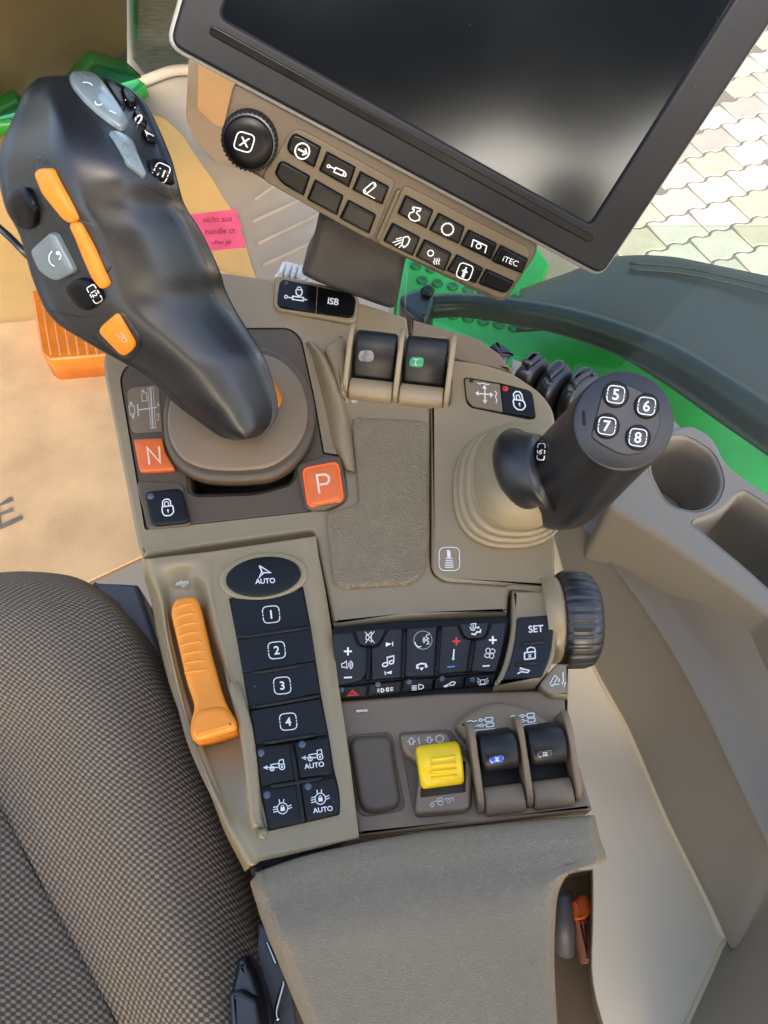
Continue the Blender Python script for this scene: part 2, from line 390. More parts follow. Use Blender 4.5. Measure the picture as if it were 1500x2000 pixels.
def key(name,parent,pl,zm,pts,m,h=.0015,bev=.0008,r=8,items=None,sm=WHITE,h0=-.004,dome=.0004,gap=.0004,label=None,seg=3):
    o=slab(name,rnd(zm(pts),r/zm.k,4),pl,h0,h,m,parent,bev,seg,dome,gap,label=label)
    if items: sym(o,TOP[o],zm,items,sm,.0003)
    return o
def skey(name,parent,ms,zm,pts,m,h=.0015,r=8,items=None,sm=WHITE,label=None,dep=.004):
    """key laid on a curved mesh"""
    out=rnd(zm(pts),r/zm.k,4); c=(sum(p[0] for p in out)/len(out),sum(p[1] for p in out)/len(out))
    H=[]
    for p in out:
        t=1.0
        while t>.3:
            q=(c[0]+(p[0]-c[0])*t,c[1]+(p[1]-c[1])*t); hh=ms.b.ray_cast(CAM,ray(*q).normalized())
            if hh[0] is not None and abs(hh[1].dot(ray(*q).normalized()))>.12: break
            t-=.04
        H.append(ms.hn(*q))
    nn=sum((q[1] for q in H),V()).normalized(); n=len(out)
    cp,cn=ms.hn(*c); C0=sum((q[0] for q in H),V())/n; C0=C0+nn*max(0,(cp-C0).dot(nn))
    base=[q[0] for q in H]; vs_=[]
    for s,hh in ((1,-dep),(1,h*.55),(.97,h*.85),(.92,h)): vs_+=[C0+(p-C0)*s+nn*hh for p in base]
    vs_+=[C0+(p-C0)*.5+nn*(h+.0003) for p in base]; vs_.append(C0+nn*(h+.0004)); fs=[]
    for k in range(4):
        for i in range(n): j=(i+1)%n; fs.append((k*n+i,k*n+j,(k+1)*n+j,(k+1)*n+i))
    for i in range(n): fs.append((4*n+i,4*n+(i+1)%n,5*n))
    f=fs[-1]; a,b,c3=[vs_[i] for i in f]
    if (b-a).cross(c3-a).dot(nn)<0: fs=[f[::-1] for f in fs]
    o=mk(name,vs_,fs,m,parent,True,(),label)
    if items: sym(o,MS(o),zm,items,sm,.0003)
    return o
def box3(name,o,ex,ey,ez,sx,sy,sz,m,parent=None,bev=.001,label=None):
    """rounded box: corner o, three axes and sizes"""
    pl=Pl(o,ez); T=pl.shift(sz); u=[T.uv(V(o)+ex*a*sx+ey*b*sy) for a,b in ((0,0),(1,0),(1,1),(0,1))]
    u=[tuple(p) for p in rnd(u,bev*1.5,3)]
    return slab3(name,T,u,-sz,m,parent,bev,label)
def slab3(name,T,u,dh,m,parent=None,bev=.001,label=None,seg=3):
    if area2(u)<0: u=u[::-1]
    n=len(u); vs_=[]; fs=[]
    for d,h in [(bev*.6,dh),(0,dh+bev*.6),(0,-bev)]+[(bev*(1-math.cos(k/seg*math.pi/2)),-bev+bev*math.sin(k/seg*math.pi/2)) for k in range(1,seg+1)]:
        vs_+=[T.at(a,b,h) for a,b in (inset(u,d) if d else u)]
    nr=len(vs_)//n
    for k in range(nr-1):
        for i in range(n): j=(i+1)%n; fs.append((k*n+i,k*n+j,(k+1)*n+j,(k+1)*n+i))
    flat=[len(fs),len(fs)+1]; fs.append(tuple(range((nr-1)*n,nr*n))); fs.append(tuple(range(n-1,-1,-1)))
    o=mk(name,vs_,fs,m,parent,True,flat,label); TOP[o]=T; return o
def extr(name,o,ex,ey,ez,prof,x0,x1,m,parent=None,bev=.0008,label=None,r=.003):
    """profile in (ey,ez) pushed along ex from x0 to x1"""
    T=Pl(V(o)+ex*x0,-ex); u=[T.uv(V(o)+ey*a+ez*b+ex*x0) for a,b in prof]; u=[tuple(p) for p in rnd(u,r,4)]
    return slab3(name,T,u,-(x1-x0),m,parent,bev,label)
# ================================================================== the setting
GZ=-2.0; FZ=-.5
g=mk('ground',[(-60,-60,GZ),(60,-60,GZ),(60,90,GZ),(-60,90,GZ)],[(0,1,2,3)],mat('paving_sand',(98,92,80),.9,('n',40,.004),.1,3)); setp(g,kind='structure')
def pavers():
    L_,Hh,am=.26,.19,.022; ang=math.radians(24); ux=V((math.cos(ang),math.sin(ang),0)); uy=V((-math.sin(ang),math.cos(ang),0))
    tr=lambda t:am*max(-1,min(1,2.2*math.sin(4*math.pi*t)))*.5
    ts=[i/16 for i in range(17)]
    ins=.006; bot=[(t*L_,tr(t)) for t in ts]; u=bot+[(x,y+Hh) for x,y in bot[::-1]]
    T=Pl((0,0,0),(0,0,1)); protos=[]
    for i,c in enumerate(((148,143,130),(136,131,120),(154,149,137),(146,138,120))):
        o=slab3('paver',T.shift(.02),inset(u,ins),-.03,mat('paver_concrete_%d'%i,c,.85,('n',120,.002),.08,7),None,.006); protos.append(o)
    n=0
    for j in range(-4,34):
        for i in range(-4,30):
            c=V((.55,1.6,GZ))+ux*(i*L_+(j%2)*L_*.5)+uy*(j*Hh)
            q=c-CAM; dz=q.dot(FW); px=750+FPX*q.dot(RT)/dz; py=1000-FPX*q.dot(UP)/dz
            if not(960<px<1530 and -40<py<650): continue
            if (py-548)>-1.41*(px-1178)-0 and False: continue
            if (px-1178)*1.36<(548-py)-60: continue
            src=protos[n%4 if n<4 else random.randrange(4)]
            o=src if n<4 else bpy.data.objects.new('paver',src.data)
            if n>=4: COL.objects.link(o)
            o.parent=g; o.location=(c.x,c.y,GZ-.014); 
            o.rotation_euler=(random.uniform(-.006,.006),random.uniform(-.006,.006),ang); n+=1
    return n
NP=pavers()
fl=slab('cab_floor',ZI([(-200,300),(0,232),(240,168),(375,133),(560,240),(760,480),(760,1500),(-400,1500)]),Zp(FZ),-.03,0,FLOORM,None,.004); setp(fl,kind='structure')
for a,b in (((500,394),(560,350)),((495,437),(625,377)),((505,480),(650,410)),((515,522),(660,455)),((525,565),(680,490))):
    p,q=P(*a,FZ),P(*b,FZ); e=(q-p); w=e.length; e.normalize()
    extr('floor_rib',p,e,V((-e.y,e.x,0)),V((0,0,1)),[(0,0),(.008,0),(.006,.006),(.002,.006)],0,w,FLOORM,fl,.001,r=.001)
# raised rim of the floor tub
tub=tube('floor_rim',[P(-60,262,FZ+.02),P(50,222,FZ+.02),P(150,196,FZ+.02),P(260,166,FZ+.02),P(330,140,FZ+.02),P(372,136,FZ+.02)],.012,FLOORM,fl)
# ================================================================== floor coverings and things far left
cs=slab('cardboard_sheet',rnd(ZI([(-120,640,0),(60,626),(240,560),(330,480),(500,560),(560,700),(400,1035),(278,1086,0),(168,1137,0),(60,1190),(-200,1250,0)]),10),Zp(FZ+.006),-.004,0,CARD,None,.001)
setp(cs,'worn brown cardboard sheet on the cab floor printed with a dark letter','cardboard sheet')
sym(cs,Zp(FZ+.006),Zm(0,900,4.6875),[('F',[(-60,430),(100,325),(125,365),(20,400)]),('F',[(-60,505),(110,425),(125,460),(-10,500)]),('F',[(-60,610),(195,495),(215,530),(20,620),(-60,640)]),('F',[(-60,430),(-10,400),(10,590),(-60,640)])],INK,.0015,'printed_letter')
ct=slab('cardboard_sheet',rnd(ZI([(-120,300),(60,240),(285,218,20),(322,232),(355,262),(395,322),(412,345,2),(440,392),(455,412),(478,470,2),(492,520),(520,600),(300,660),(-100,700)]),6),Zp(FZ+.002),-.001,0,CARD2,None,.0008)
setp(ct,'pale yellow cardboard with torn edge and pink tape, in front of console','cardboard sheet')
tp=slab('tape_strip',ZI([(360,420),(462,408),(466,425),(472,440),(471,456),(479,468),(478,483),(385,492),(350,470)]),Zp(FZ+.002),-.0002,.0012,PINK,None,.0003)
setp(tp,'pink printed adhesive tape stuck on pale yellow cardboard','tape')
sym(tp,TOP[tp],ZI,[('T','nicht aus',425,428,11,3),('T','handle ct',430,451,11,3),('T','offen ge',432,474,11,3)],PINKT,.0006,'printed_text')
am=thing('amber_reflector','amber orange reflector block lying on cardboard behind the black lever','reflector',P(130,640,FZ))
amo=slab('lens',rnd(ZI([(60,566),(200,570),(235,690),(95,702),(80,690)]),6),Zp(FZ+.006),.0,.05,AMBER,am,.004)
for i in range(7):
    x=85+i*18; p,q=TOP[amo].hit(x-8,572),TOP[amo].hit(x+12,697); e=q-p; w=e.length; e.normalize()
    extr('lens_rib',p,e,V((-e.y,e.x,0)),V((0,0,1)),[(0,-.001),(.006,-.001),(.003,.0018)],.004,w-.004,AMBER,am,.0004,r=.0004)
rd=tube('pedal_rod',[P(-60,400,-.30),P(10,455,-.33),P(60,505,-.36),P(120,560,FZ+.01)],.006,BLACK); setp(rd,'thin black metal rod at left edge beside the lever','rod')
# ================================================================== beyond the front glass
def P_(x,y,z): return P(x,y,z)
fy=P(200,178,FZ).y
gp=slab('front_window',ZI([(-260,-400),(246,-400),(249,128,14),(276,152),(-260,300)]),Pl3((0,240,FZ+.01),(375,140,FZ+.01),(0,120,FZ+.45)),-.006,0,GLASSD,None,.001)
setp(gp,'tinted greenish front window pane behind the black lever','window')
cr=thing('storage_crate','brown crate outside seen through the tinted front glass','crate',P(120,100,GZ))
slab('crate_body',rnd(ZI([(-40,-60),(240,-60),(238,40,30),(200,62,20),(90,95),(48,130,12),(20,70),(-40,60)]),8),Zp(GZ),.02,.5,CRATE,cr,.05)
gn=thing('hood_panel','bright green bodywork panel beyond the front window','bodywork',P(220,140,-.46))
slab('panel',rnd(ZI([(150,175),(188,136),(246,121),(243,132),(285,160),(220,215),(140,205)]),4),Zp(-.43),-.03,0,GREEN,gn,.01)
slab('panel',rnd(ZI([(-60,190),(62,180),(52,232),(-60,245)]),4),Zp(-.43),-.03,0,GREEN,gn,.01)
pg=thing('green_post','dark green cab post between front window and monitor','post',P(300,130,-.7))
slab('post_face',ZI([(262,-120),(360,-120),(372,150),(282,150),(258,118)]),Pl3((262,140,-.72),(372,140,-.72),(262,0,-.1)),-.05,0,mat('dark_post_green',(10,52,24),.4),pg,.01)  # dark green, toned down in the colour itself
# beige trim box under the monitor corner
tb=thing('pillar_trim','beige pillar trim box with tan inner panel under monitor corner','trim box',P(400,300,FZ))
tpl=Pl3((366,300,FZ),(470,330,FZ),(366,118,-.16))
slab('trim_frame',rnd(ZI([(366,116,4),(378,116,3),(470,150,4),(520,200),(520,380),(430,326),(385,285,22),(360,235,16)]),8),tpl,-.06,0,FLOORM,tb,.008)
slab('inner_panel',rnd(ZI([(386,120),(470,140),(520,200),(500,262),(420,246,6),(384,212,8)]),4),tpl,.0,.004,TAN,tb,.003)
# ================================================================== monitor
MN=V((.059,-.93,.37)).normalized(); MP=Pl(D(750,320,.55),MN)
mo=thing('display_monitor','large black touch display with grey rim, switched off, above the console','monitor',P(700,560,0))
def ext(a,b,k): return (a[0]+(b[0]-a[0])*k,a[1]+(b[1]-a[1])*k)
BL,BR=(317,92),(1178,550); LT=(345,-55); RTp=(1500,105)
def para(bl,br,w_h):   # rectangle in the monitor plane from its bottom corners
    a,b=MP.hit(*bl),MP.hit(*br); e=(b-a); w=e.length; e.normalize(); up=MN.cross(e)*-1
    if up.z<0: up=-up
    return a,e,up,w
a,e,up,w=para(BL,BR,.7)
def mrect(x0,y0,x1,y1,off=0): return [MP.uv(a+e*x+up*y) for x,y in ((x0,y0),(x1,y0),(x1,y1),(x0,y1))]
def muv(px,py): q=MP.hit(px,py)-a; return q.dot(e),q.dot(up)
hM=w*.74
sx0,sy0=muv(432,33); sx1,sy1=muv(1155,440); sx0b=max(.01,sx0); syb=(sy0+sy1)/2
slab3('housing',MP.shift(-.006),rnd(mrect(0,0,w,hM),.012,5),-.035,RIM,mo,.003)
def frame(name,T,uo,ui,dh,hi,m,parent,bev):
    n=len(uo); vs_=[];fs=[];flat=[]
    if area2(uo)<0: uo=uo[::-1]
    if area2(ui)<0: ui=ui[::-1]
    rings=[[T.at(*p,dh) for p in uo],[T.at(*p,-bev) for p in uo],[T.at(*p,-bev*.3) for p in inset(uo,bev*.3)],[T.at(*p,0) for p in inset(uo,bev)],[T.at(*p,0) for p in inset(ui,-bev)],[T.at(*p,-bev*.4) for p in inset(ui,-bev*.2)],[T.at(*p,hi) for p in ui]]
    for r in rings: vs_+=r
    for k in range(len(rings)-1):
        for i in range(n):
            j=(i+1)%n; fs.append((k*n+i,k*n+j,(k+1)*n+j,(k+1)*n+i)); 
            if k==3: flat.append(len(fs)-1)
    return mk(name,vs_,fs,m,parent,True,flat)
frame('bezel',MP,rnd(mrect(.0035,.0035,w-.0035,hM-.0035),.009,5),rnd(mrect(sx0b,syb,sx1,hM-.03),.004,5),-.008,-.006,BEZ,mo,.0025)
slab3('screen',MP.shift(-.0035),mrect(sx0b-.001,syb-.001,sx1+.001,hM-.029),-.004,SCREEN,mo,.0005)
g0=muv(408,62); g1=muv(1150,478); gy=(g0[1]+g1[1])/2
slab3('groove_strip',MP.shift(.0012),rnd(mrect(g0[0],gy,g1[0],gy+.006),.003,4),-.003,GLOSSB,mo,.0008)
# keypad bar under the monitor
KB=MP.shift(-.012)
kb=thing('keypad_bar','brown keypad bar with black keys and rotary knob hanging below the monitor','keypad',P(700,560,0))
slab('housing',rnd(Zc([(120,25,30),(190,10,10),(1395,690,20),(1390,745,30),(1265,935,30),(1235,948,20),(700,695,30),(215,415,40),(95,345,60),(60,280,60)]),10,6),KB,-.03,0,BROWN,kb,.003)
slab('key_field',rnd(Zc([(300,330),(370,200,30),(800,435,10),(700,690,20),(500,580),(230,425,20)]),8),KB,-.002,.0014,BARM,kb,.001)
slab('key_field',rnd(Zc([(835,450,10),(1375,725,20),(1260,920,30),(1235,930,20),(735,705,10),(725,690)]),8),KB,-.002,.0014,BARM,kb,.001)
kk=[[(370,230,14),(490,295),(460,385),(330,310,20)],[(510,312),(635,380),(605,468),(475,395)],[(650,395),(775,462),(745,540),(615,475)],
 [(315,345,14),(443,418),(415,502),(320,450,26),(290,405)],[(460,430),(583,500),(555,585),(425,515)],[(600,515),(720,580),(690,662),(562,595)],
 [(840,495),(960,560),(930,640),(805,575)],[(980,570),(1092,630),(1065,705),(938,645)],[(1105,640),(1228,700),(1200,770),(1070,708)],[(1240,705),(1358,765),(1330,828),(1200,775)],
 [(785,612),(905,675),(872,755),(745,690)],[(920,680),(1037,742),(1005,820),(882,755)],[(1055,745),(1170,805),(1135,870),(1012,815)],[(1180,805),(1300,860),(1265,915,14),(1145,870)]]
gear=lambda cx,cy,r,w,n=14:[('C',w,cx,cy,r,r)]+[('L',w*.9,[(cx+(r)*math.cos(2*math.pi*i/n),cy+r*math.sin(2*math.pi*i/n)),(cx+(r*1.22)*math.cos(2*math.pi*i/n),cy+r*1.22*math.sin(2*math.pi*i/n))]) for i in range(n)]
def rot(pts,cx,cy,deg): 
    t=math.radians(deg); return [(cx+x*math.cos(t)+y*math.sin(t),cy-x*math.sin(t)+y*math.cos(t)) for x,y in pts]
ki={0:[('C',6,408,311,30,33),('L',8,rot([(-20,0),(10,0)],408,311,-26)),('F',rot([(4,-14),(10,-16),(24,0),(10,16),(4,14),(14,0)],408,311,-26))],
 1:[('C',4,518,374,6,6),('L',5,[(524,376),(546,386)]),('O',5,rot([(-22,-10),(18,-10),(18,10),(-22,10)],564,398,-24)),('C',4,586,409,5,8)],
 2:[('O',5,rnd(rot([(-30,-10),(30,-10),(30,10),(-30,10)],690,466,40),10,4)),('C',3,712,452,4,4),('C',3,670,480,4,4),('L',3.5,[(675,490),(712,510)])],
 6:[('O',5,[(872,545),(904,552),(900,562),(890,562),(886,570),(900,585),(897,600),(880,604),(862,598),(853,584),(858,570),(874,565),(876,556),(870,553)])],
 7:gear(1016,638,24,5),
 8:[('L',5,[(1116,712),(1124,682),(1180,708),(1172,738)])]+gear(1146,709,10,4.5,8),
 9:[('T','iTEC',1280,772,24,-22)],
 10:[('O',5,[(832,672),(850,668),(858,680),(850,700),(838,712),(824,706)])]+[('L',4,p) for p in ([(826,672),(800,680)],[(824,682),(786,694)],[(822,692),(796,706)],[(826,700),(812,716)],[(838,708),(830,716)])],
 11:gear(945,738,12,4.5,8)+[('L',3.5,[(960+i*10,758),(964+i*10,766),(957+i*10,774),(962+i*10,786)]) for i in range(3)],
 12:[('Q',4.5,1088,815,30,32,-20),('D',1094,800,4),('F',rot([(-6,26),(-6,2),(-15,2),(0,-13),(15,2),(6,2),(6,26)],1088,815,-20))]}
nm={0:'black key with a circled arrow',1:'black key with a cylinder symbol',2:'black key with a slanted link symbol',9:'black key marked iTEC',7:'black key with a gear ring symbol',6:'black key with an engine outline symbol',10:'black key with a work lamp symbol'}
for i,p in enumerate(kk): key('key',kb,KB.shift(.0014),Zc,p,GLOSSB,.0034,.0022,7,ki.get(i),dome=0,gap=.0002,label=nm.get(i),seg=5)
dv=MP.shift(-.0105)
slab('divider_ridge',rnd(Zc([(806,470),(822,476),(730,690),(714,682)]),4),KB,0,.003,BARM,kb,.001)
kc=KB.hit(*Zc([(190,262)])[0]); kx=KB.e1
sc_px=(kc-CAM).dot(FW)/FPX/(15/7)
rr=108*sc_px
kn=lathe('rotary_knob',kc,MN,kx,[(-.002,rr*1.06),(.002,rr*1.06),(.003,rr),(.011,rr),(.012,rr*.96)],BLACK,kb,144,mod=lambda i,h:(1+.06*((i//2)%2)) if .0025<h<.0115 else 1.02,label='black knurled rotary knob with a boxed letter X')
lathe('knob_cap',kc+MN*.012,MN,kx,[(0,rr*.93),(.002,rr*.93),(.003,rr*.86),(.0034,rr*.5)],GLOSSB,kn,48)
kpl=Pl(kc+MN*.0156,MN)
sym(kn,kpl,Zc,[('Q',5,165,273,38,38,-17),('T','X',166,273,38,-14,1)],WHITE,.0002)
# bracket
br=thing('mounting_bracket','dark charcoal bracket carrying the monitor above the console rear','bracket',P(700,590,0))
slab('bracket_body',rnd(Zc([(480,560),(860,700),(835,800),(800,985,20),(720,960),(640,930),(500,880),(395,832),(440,745)]),14),Pl(MP.o-MN*.05,V((0,-.93,.35))),-.07,0,mat('bracket_charcoal',(62,58,56),.6),br,.006)
wc=thing('cable_clip','white ribbed plastic clip at the foot of the bracket','clip',P(556,530,-.05))
for i in range(4):
    x=303+i*26; y=815+i*4
    slab('tooth',rnd(Zc([(x,y),(x+22,y-48),(x+36,y-42),(x+16,y+8)]),4),Zp(-.05),-.02,.004,CLIP,wc,.002)
slab('clip_base',Zc([(290,835),(340,770),(440,800),(420,850)]),Zp(-.055),-.03,0,CLIP,wc,.001)
# ================================================================== outside on the right
fn=thing('green_step','green painted sheet metal side panel with dimpled step plate outside window','step panel',P(1000,650,-.55))
slab('panel',rnd(ZI([(780,470),(1050,480),(1075,516,3),(1062,540,3),(1000,585),(1100,620),(1300,720),(1560,840),(1560,1250),(1100,1250),(760,700)]),3),Zp(-.55),-.03,0,GREEN,fn,.006)
for i in range(7):
    for j in range(4):
        x=812+i*30+(j%2)*12; y=520+j*28+i*6
        if x<1010 and y<650:
            lathe('dimple',P(x,y,-.55),V((0,0,1)),V((1,0,0)),[(-.001,.012),(.003,.011),(.004,.008),(.002,.005)],GREEND,fn,14)
fd=thing('wheel_fender','matt grey plastic wheel fender outside the right window','fender',P(1350,700,-.5))
def row(pts,z): return [P(x,y,zz) for (x,y),zz in zip(pts,z if isinstance(z,(list,tuple)) else [z]*len(pts))]
r0=[(1015,565),(1110,532),(1195,502),(1300,500),(1400,518),(1530,545)]
r1=[(1015,572),(1110,545),(1200,520),(1300,520),(1400,540),(1530,575)]
r2=[(1010,590),(1100,580),(1200,590),(1300,625),(1400,680),(1530,760)]
r3=[(1010,640),(1100,640),(1200,680),(1300,740),(1400,810),(1530,900)]
loft('fender_skin',[row(r0,-.46),row(r1,-.40),row(r2,-.37),row(r3,-.37)],FEND,fd,(5,5),thick=.01)
for dy in (8,20):
    tube('fender_seam',[P(x,y+dy,-.388+.001*dy*.1) for x,y in [(1230,506),(1320,512),(1400,527),(1540,560)]],.0022,FEND,fd,5,8)
tb2=thing('door_rail','black curved rubber covered rail outside the right window','rail',P(800,590,-.2))
tube('rail_tube',[P(*p,z) for p,z in zip(Zn([(150,300),(300,292),(480,312),(700,352),(900,415),(1100,500),(1300,622),(1560,800)]),[-.2]*8)],[.015,.0155,.0165,.018,.0195,.021,.022,.024],TUBEM,tb2)
slab('rail_clamp',rnd(Zn([(60,245),(150,215),(190,225),(200,270),(180,330),(160,352),(100,325),(62,290)]),10),Zp(-.21),-.03,.03,BLACK,tb2,.008)
lathe('clamp_bolt',P(*Zn([(170,240)])[0],-.178),V((0,-.3,1)).normalized(),V((1,0,0)),[(0,.009),(.005,.009),(.006,.005)],TUBEM,tb2,6)
gw=slab('side_window',ZI([(800,440),(1600,440),(1600,1060),(1420,920),(1180,740),(1000,690),(790,600)]),Pl3((800,600,-.13),(1600,1000,-.13),(1200,500,-.05)),-.004,0,GLASS,None,.0005)
setp(gw,'clear right window pane between the console and the outside rail','window')
# side trim on the right
st=thing('side_trim','beige moulded right side trim with stepped ledge and cup holder','side trim',P(1300,1500,-.34))
def zrow(zm,pts,z): return row(zm(pts),z)
TR=[([(-420,-200),(-200,200),(-60,700),(40,1050),(110,1400),(160,1800),(200,2200)],-.302),
 ([(-60,-40),(150,520),(310,850),(460,1200),(600,1500),(640,1800),(500,2200)],-.30),
 ([(30,20),(184,535),(345,850),(495,1200),(700,1625),(706,1700),(480,2200)],-.297),
 ([(40,15),(196,535),(358,848),(508,1196),(722,1632),(718,1720),(500,2200)],-.288),
 ([(62,5),(240,520),(390,830),(540,1180),(752,1640),(760,1740),(560,2200)],-.262),
 ([(120,0),(400,390),(600,730),(775,1090),(880,1310),(960,1500),(900,2200)],-.19),
 ([(130,-5),(415,380),(616,720),(792,1085),(896,1300),(990,1520),(960,2200)],-.176),
 ([(150,-8),(440,372),(640,712),(815,1078),(915,1290),(1010,1520),(1010,2200)],-.172),
 ([(200,-16),(520,340),(740,640),(900,900),(1010,1100),(1080,1400),(1080,2200)],-.163),
 ([(262,-40),(478,112),(738,292),(900,424),(1010,535),(1120,700),(1200,1200)],-.125),
 ([(270,-46),(482,104),(748,286),(904,412),(1015,520),(1130,690),(1210,1190)],-.11)]
TRR=[zrow(Zl,p,[-.18+(z+.18)*k for k in (.15,.75,1,1,1,1,1)]) for p,z in TR]
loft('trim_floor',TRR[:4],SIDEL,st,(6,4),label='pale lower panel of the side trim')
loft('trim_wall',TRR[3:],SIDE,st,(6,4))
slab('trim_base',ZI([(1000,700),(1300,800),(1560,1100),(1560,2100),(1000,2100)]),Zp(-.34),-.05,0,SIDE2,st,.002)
led=rnd(ZI([(1180,985,20),(1260,860,30),(1320,832,24),(1352,826,20),(1395,850,30),(1420,905,40),(1470,940),(1560,1000),(1560,1300),(1500,1202),(1424,1142),(1290,1050),(1225,1010)]),8,6)
cup=rnd(Zf([(965,600,60),(1020,490,60),(1120,465,60),(1240,540,70),(1275,610,30),(1290,680,50),(1260,760,60),(1180,800,60),(1050,770,70)]),20,6)
trayh=rnd(Zf([(1168,858,6),(1290,812,40),(1345,760,30),(1385,715,20),(1500,790,20),(1620,880),(1620,1250),(1400,1050,20)]),10,5)
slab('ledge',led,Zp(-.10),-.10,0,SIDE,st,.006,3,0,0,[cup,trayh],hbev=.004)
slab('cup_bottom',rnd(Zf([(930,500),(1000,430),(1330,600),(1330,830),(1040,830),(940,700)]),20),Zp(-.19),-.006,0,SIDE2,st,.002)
slab('tray_bottom',rnd(Zf([(1140,840),(1400,680),(1700,900),(1650,1300),(1350,1060)]),10),Zp(-.2),-.006,0,CORE,st,.002)
# row of black caps behind the joystick
for i,(pts,lb) in enumerate(((((395,455),(425,440),(470,455),(490,490),(480,520),(440,480)),'small black rubber cap, farthest left of four behind the console'),(((520,520),(575,465),(625,470),(655,490),(640,520),(580,570),(510,545)),'black rubber cap, second from left behind the console'),(((610,550),(670,497),(720,500),(752,525),(735,560),(690,600),(640,635),(600,590)),'black rubber cap, third from left behind the console'),(((700,590),(770,525),(830,530),(862,555),(850,575),(790,610),(740,660),(695,630)),'black rubber cap half hidden behind the joystick'))):
    c=thing('rubber_cap',lb,'cap',P(*Zn([pts[0]])[0],-.06),'rubber caps behind the console')
    slab('cap_body',rnd(Zn(pts),16,6),Zp(-.05),-.04,.02,BLACK,c,.012,5)
    slab('cap_grip',rnd([ext(Zn([pts[1]])[0],q,.55) for q in Zn(pts)],6,5),Zp(-.05),.01,.024,BLACK,c,.004,4)
# ================================================================== seat
se=thing('driver_seat','brown woven fabric seat cushion with raised side bolster','seat',P(150,1600,-.3))
def seat():
    rows=[]
    # per row: right lower edge, right shoulder, crest, inner slope, valley, centre cushion, far left ; pixel and z
    R_=[([(236,1190),(225,1172),(150,1128),(60,1116),(0,1118),(-80,1125),(-260,1140)],[-.13]*7),
        ([(246,1205),(238,1190),(165,1140),(60,1125),(0,1128),(-80,1135),(-260,1150)],[-.11,-.09,-.075,-.07,-.07,-.07,-.07]),
        ([(300,1265),(292,1252),(215,1185),(110,1185),(0,1190),(-80,1200),(-260,1220)],[-.11,-.075,-.05,-.045,-.05,-.055,-.055]),
        ([(352,1375),(345,1362),(280,1310),(150,1310),(20,1330),(-60,1350),(-260,1370)],[-.11,-.075,-.045,-.035,-.05,-.06,-.055]),
        ([(410,1490),(400,1480),(330,1440),(190,1440),(-10,1480),(-60,1490),(-260,1500)],[-.11,-.075,-.045,-.033,-.078,-.078,-.058]),
        ([(470,1640),(460,1630),(390,1590),(240,1590),(52,1640),(20,1652),(-200,1680)],[-.11,-.075,-.045,-.033,-.078,-.078,-.058]),
        ([(520,1790),(505,1780),(430,1740),(290,1740),(132,1790),(95,1805),(-150,1850)],[-.11,-.075,-.045,-.033,-.078,-.078,-.058]),
        ([(560,1930),(540,1920),(470,1880),(340,1880),(200,1920),(165,1935),(-100,1980)],[-.11,-.075,-.045,-.033,-.078,-.078,-.058]),
        ([(600,2100),(580,2090),(510,2050),(400,2050),(285,2090),(250,2105),(-50,2150)],[-.11,-.075,-.045,-.033,-.078,-.078,-.058])]
    loft('cushion',[row(p,z) for p,z in R_],FAB,se,(6,6))
seat()
slab('seat_base',rnd(ZI([(178,1136),(268,1140),(310,1260),(345,1345),(300,1330),(210,1220)]),4),Zp(-.14),-.05,0,SEATB,se,.004)
slab('seat_skirt',rnd(ZI([(180,1150),(290,1180),(380,1420),(560,2040),(300,2000),(150,1300)]),4),Zp(-.17),-.2,0,CORE,se,.004)
bk=thing('belt_buckle','black plastic belt buckle between seat and armrest','buckle',P(500,1930,-.1))
slab('buckle_body',rnd(ZI([(462,1870,6),(484,1866,6),(500,1896),(520,1960),(530,2040),(470,2040),(447,1985,10),(450,1930),(458,1900)]),8),Zp(-.035),-.05,.0,BLACK,bk,.006,4)
slab('buckle_guard',rnd(ZI([(446,1938),(470,1930,8),(505,1950),(520,2040),(450,2040)]),8),Zp(-.035),-.01,.008,BLACK,bk,.004,4)
mp_=thing('metal_plate','grey metal seat belt plate with bright edges under armrest','metal plate',P(540,1900,-.1))
slab('plate',rnd(ZI([(505,1800),(560,1860),(585,2040),(520,2040),(500,1880)]),6),Zp(-.06),-.004,0,SEATB,mp_,.001)
slab('bright_tab',rnd(ZI([(517,1840),(524,1838),(542,1880),(540,1886),(534,1882)]),2),Zp(-.055),-.004,.001,METAL,mp_,.0008)
tube('bright_edge',[P(557,1915,-.05),P(548,1945,-.05),P(540,1975,-.05),P(543,1992,-.05)],.0016,METAL,mp_,4,8)
# ================================================================== console shell
cn=thing('armrest_console','beige and brown tractor armrest console with control keys and padded armrest','console',P(750,1300,-.2))
body=[(225,760),(240,700),(300,640),(425,545),(540,560),(780,640),(920,690),(990,745),(1055,800),(1070,830),(1072,1330),(1095,1360),(1140,1580),(695,1640),(520,1730),(490,1712),(455,1560),(395,1420),(345,1330),(305,1140)]
leverp=rnd(Zd([(125,655,20),(400,480),(760,421,10),(1100,420,60),(1168,480,30),(1235,790,20),(1300,1150,0),(1405,1168,6),(1447,1420,30),(1300,1492,4),(248,1606,6),(100,722,30)]),10,5)
cav=rnd(Zd([(505,1150),(1120,1150),(1125,1260,10),(1100,1330,20),(900,1385,20),(560,1395,14),(518,1375,10)]),6)
slab('core',rnd(ZI(body),10),Zp(-.012),-.18,0,CORE,cn,.004,2,0,0,[cav])
Z0=Zp(0)
s1=rnd(ZI([(204,742,20),(197,700,20),(225,640,30),(320,590,20),(425,529,10),(540,545),(690,585),(795,618,3),(801,660,0),(838,692),(876,690),(879,786),(841,789,3),(841,1090,0),(845,1120,18),(868,1133,8),(1000,1142),(1085,1150,0),(1085,1152,0),(996,1152),(992,1198,2),(800,1206),(649,1222,3),(640,1172),(612,1036,8),(400,1066),(276,1086,4),(268,1066)]),4,4)
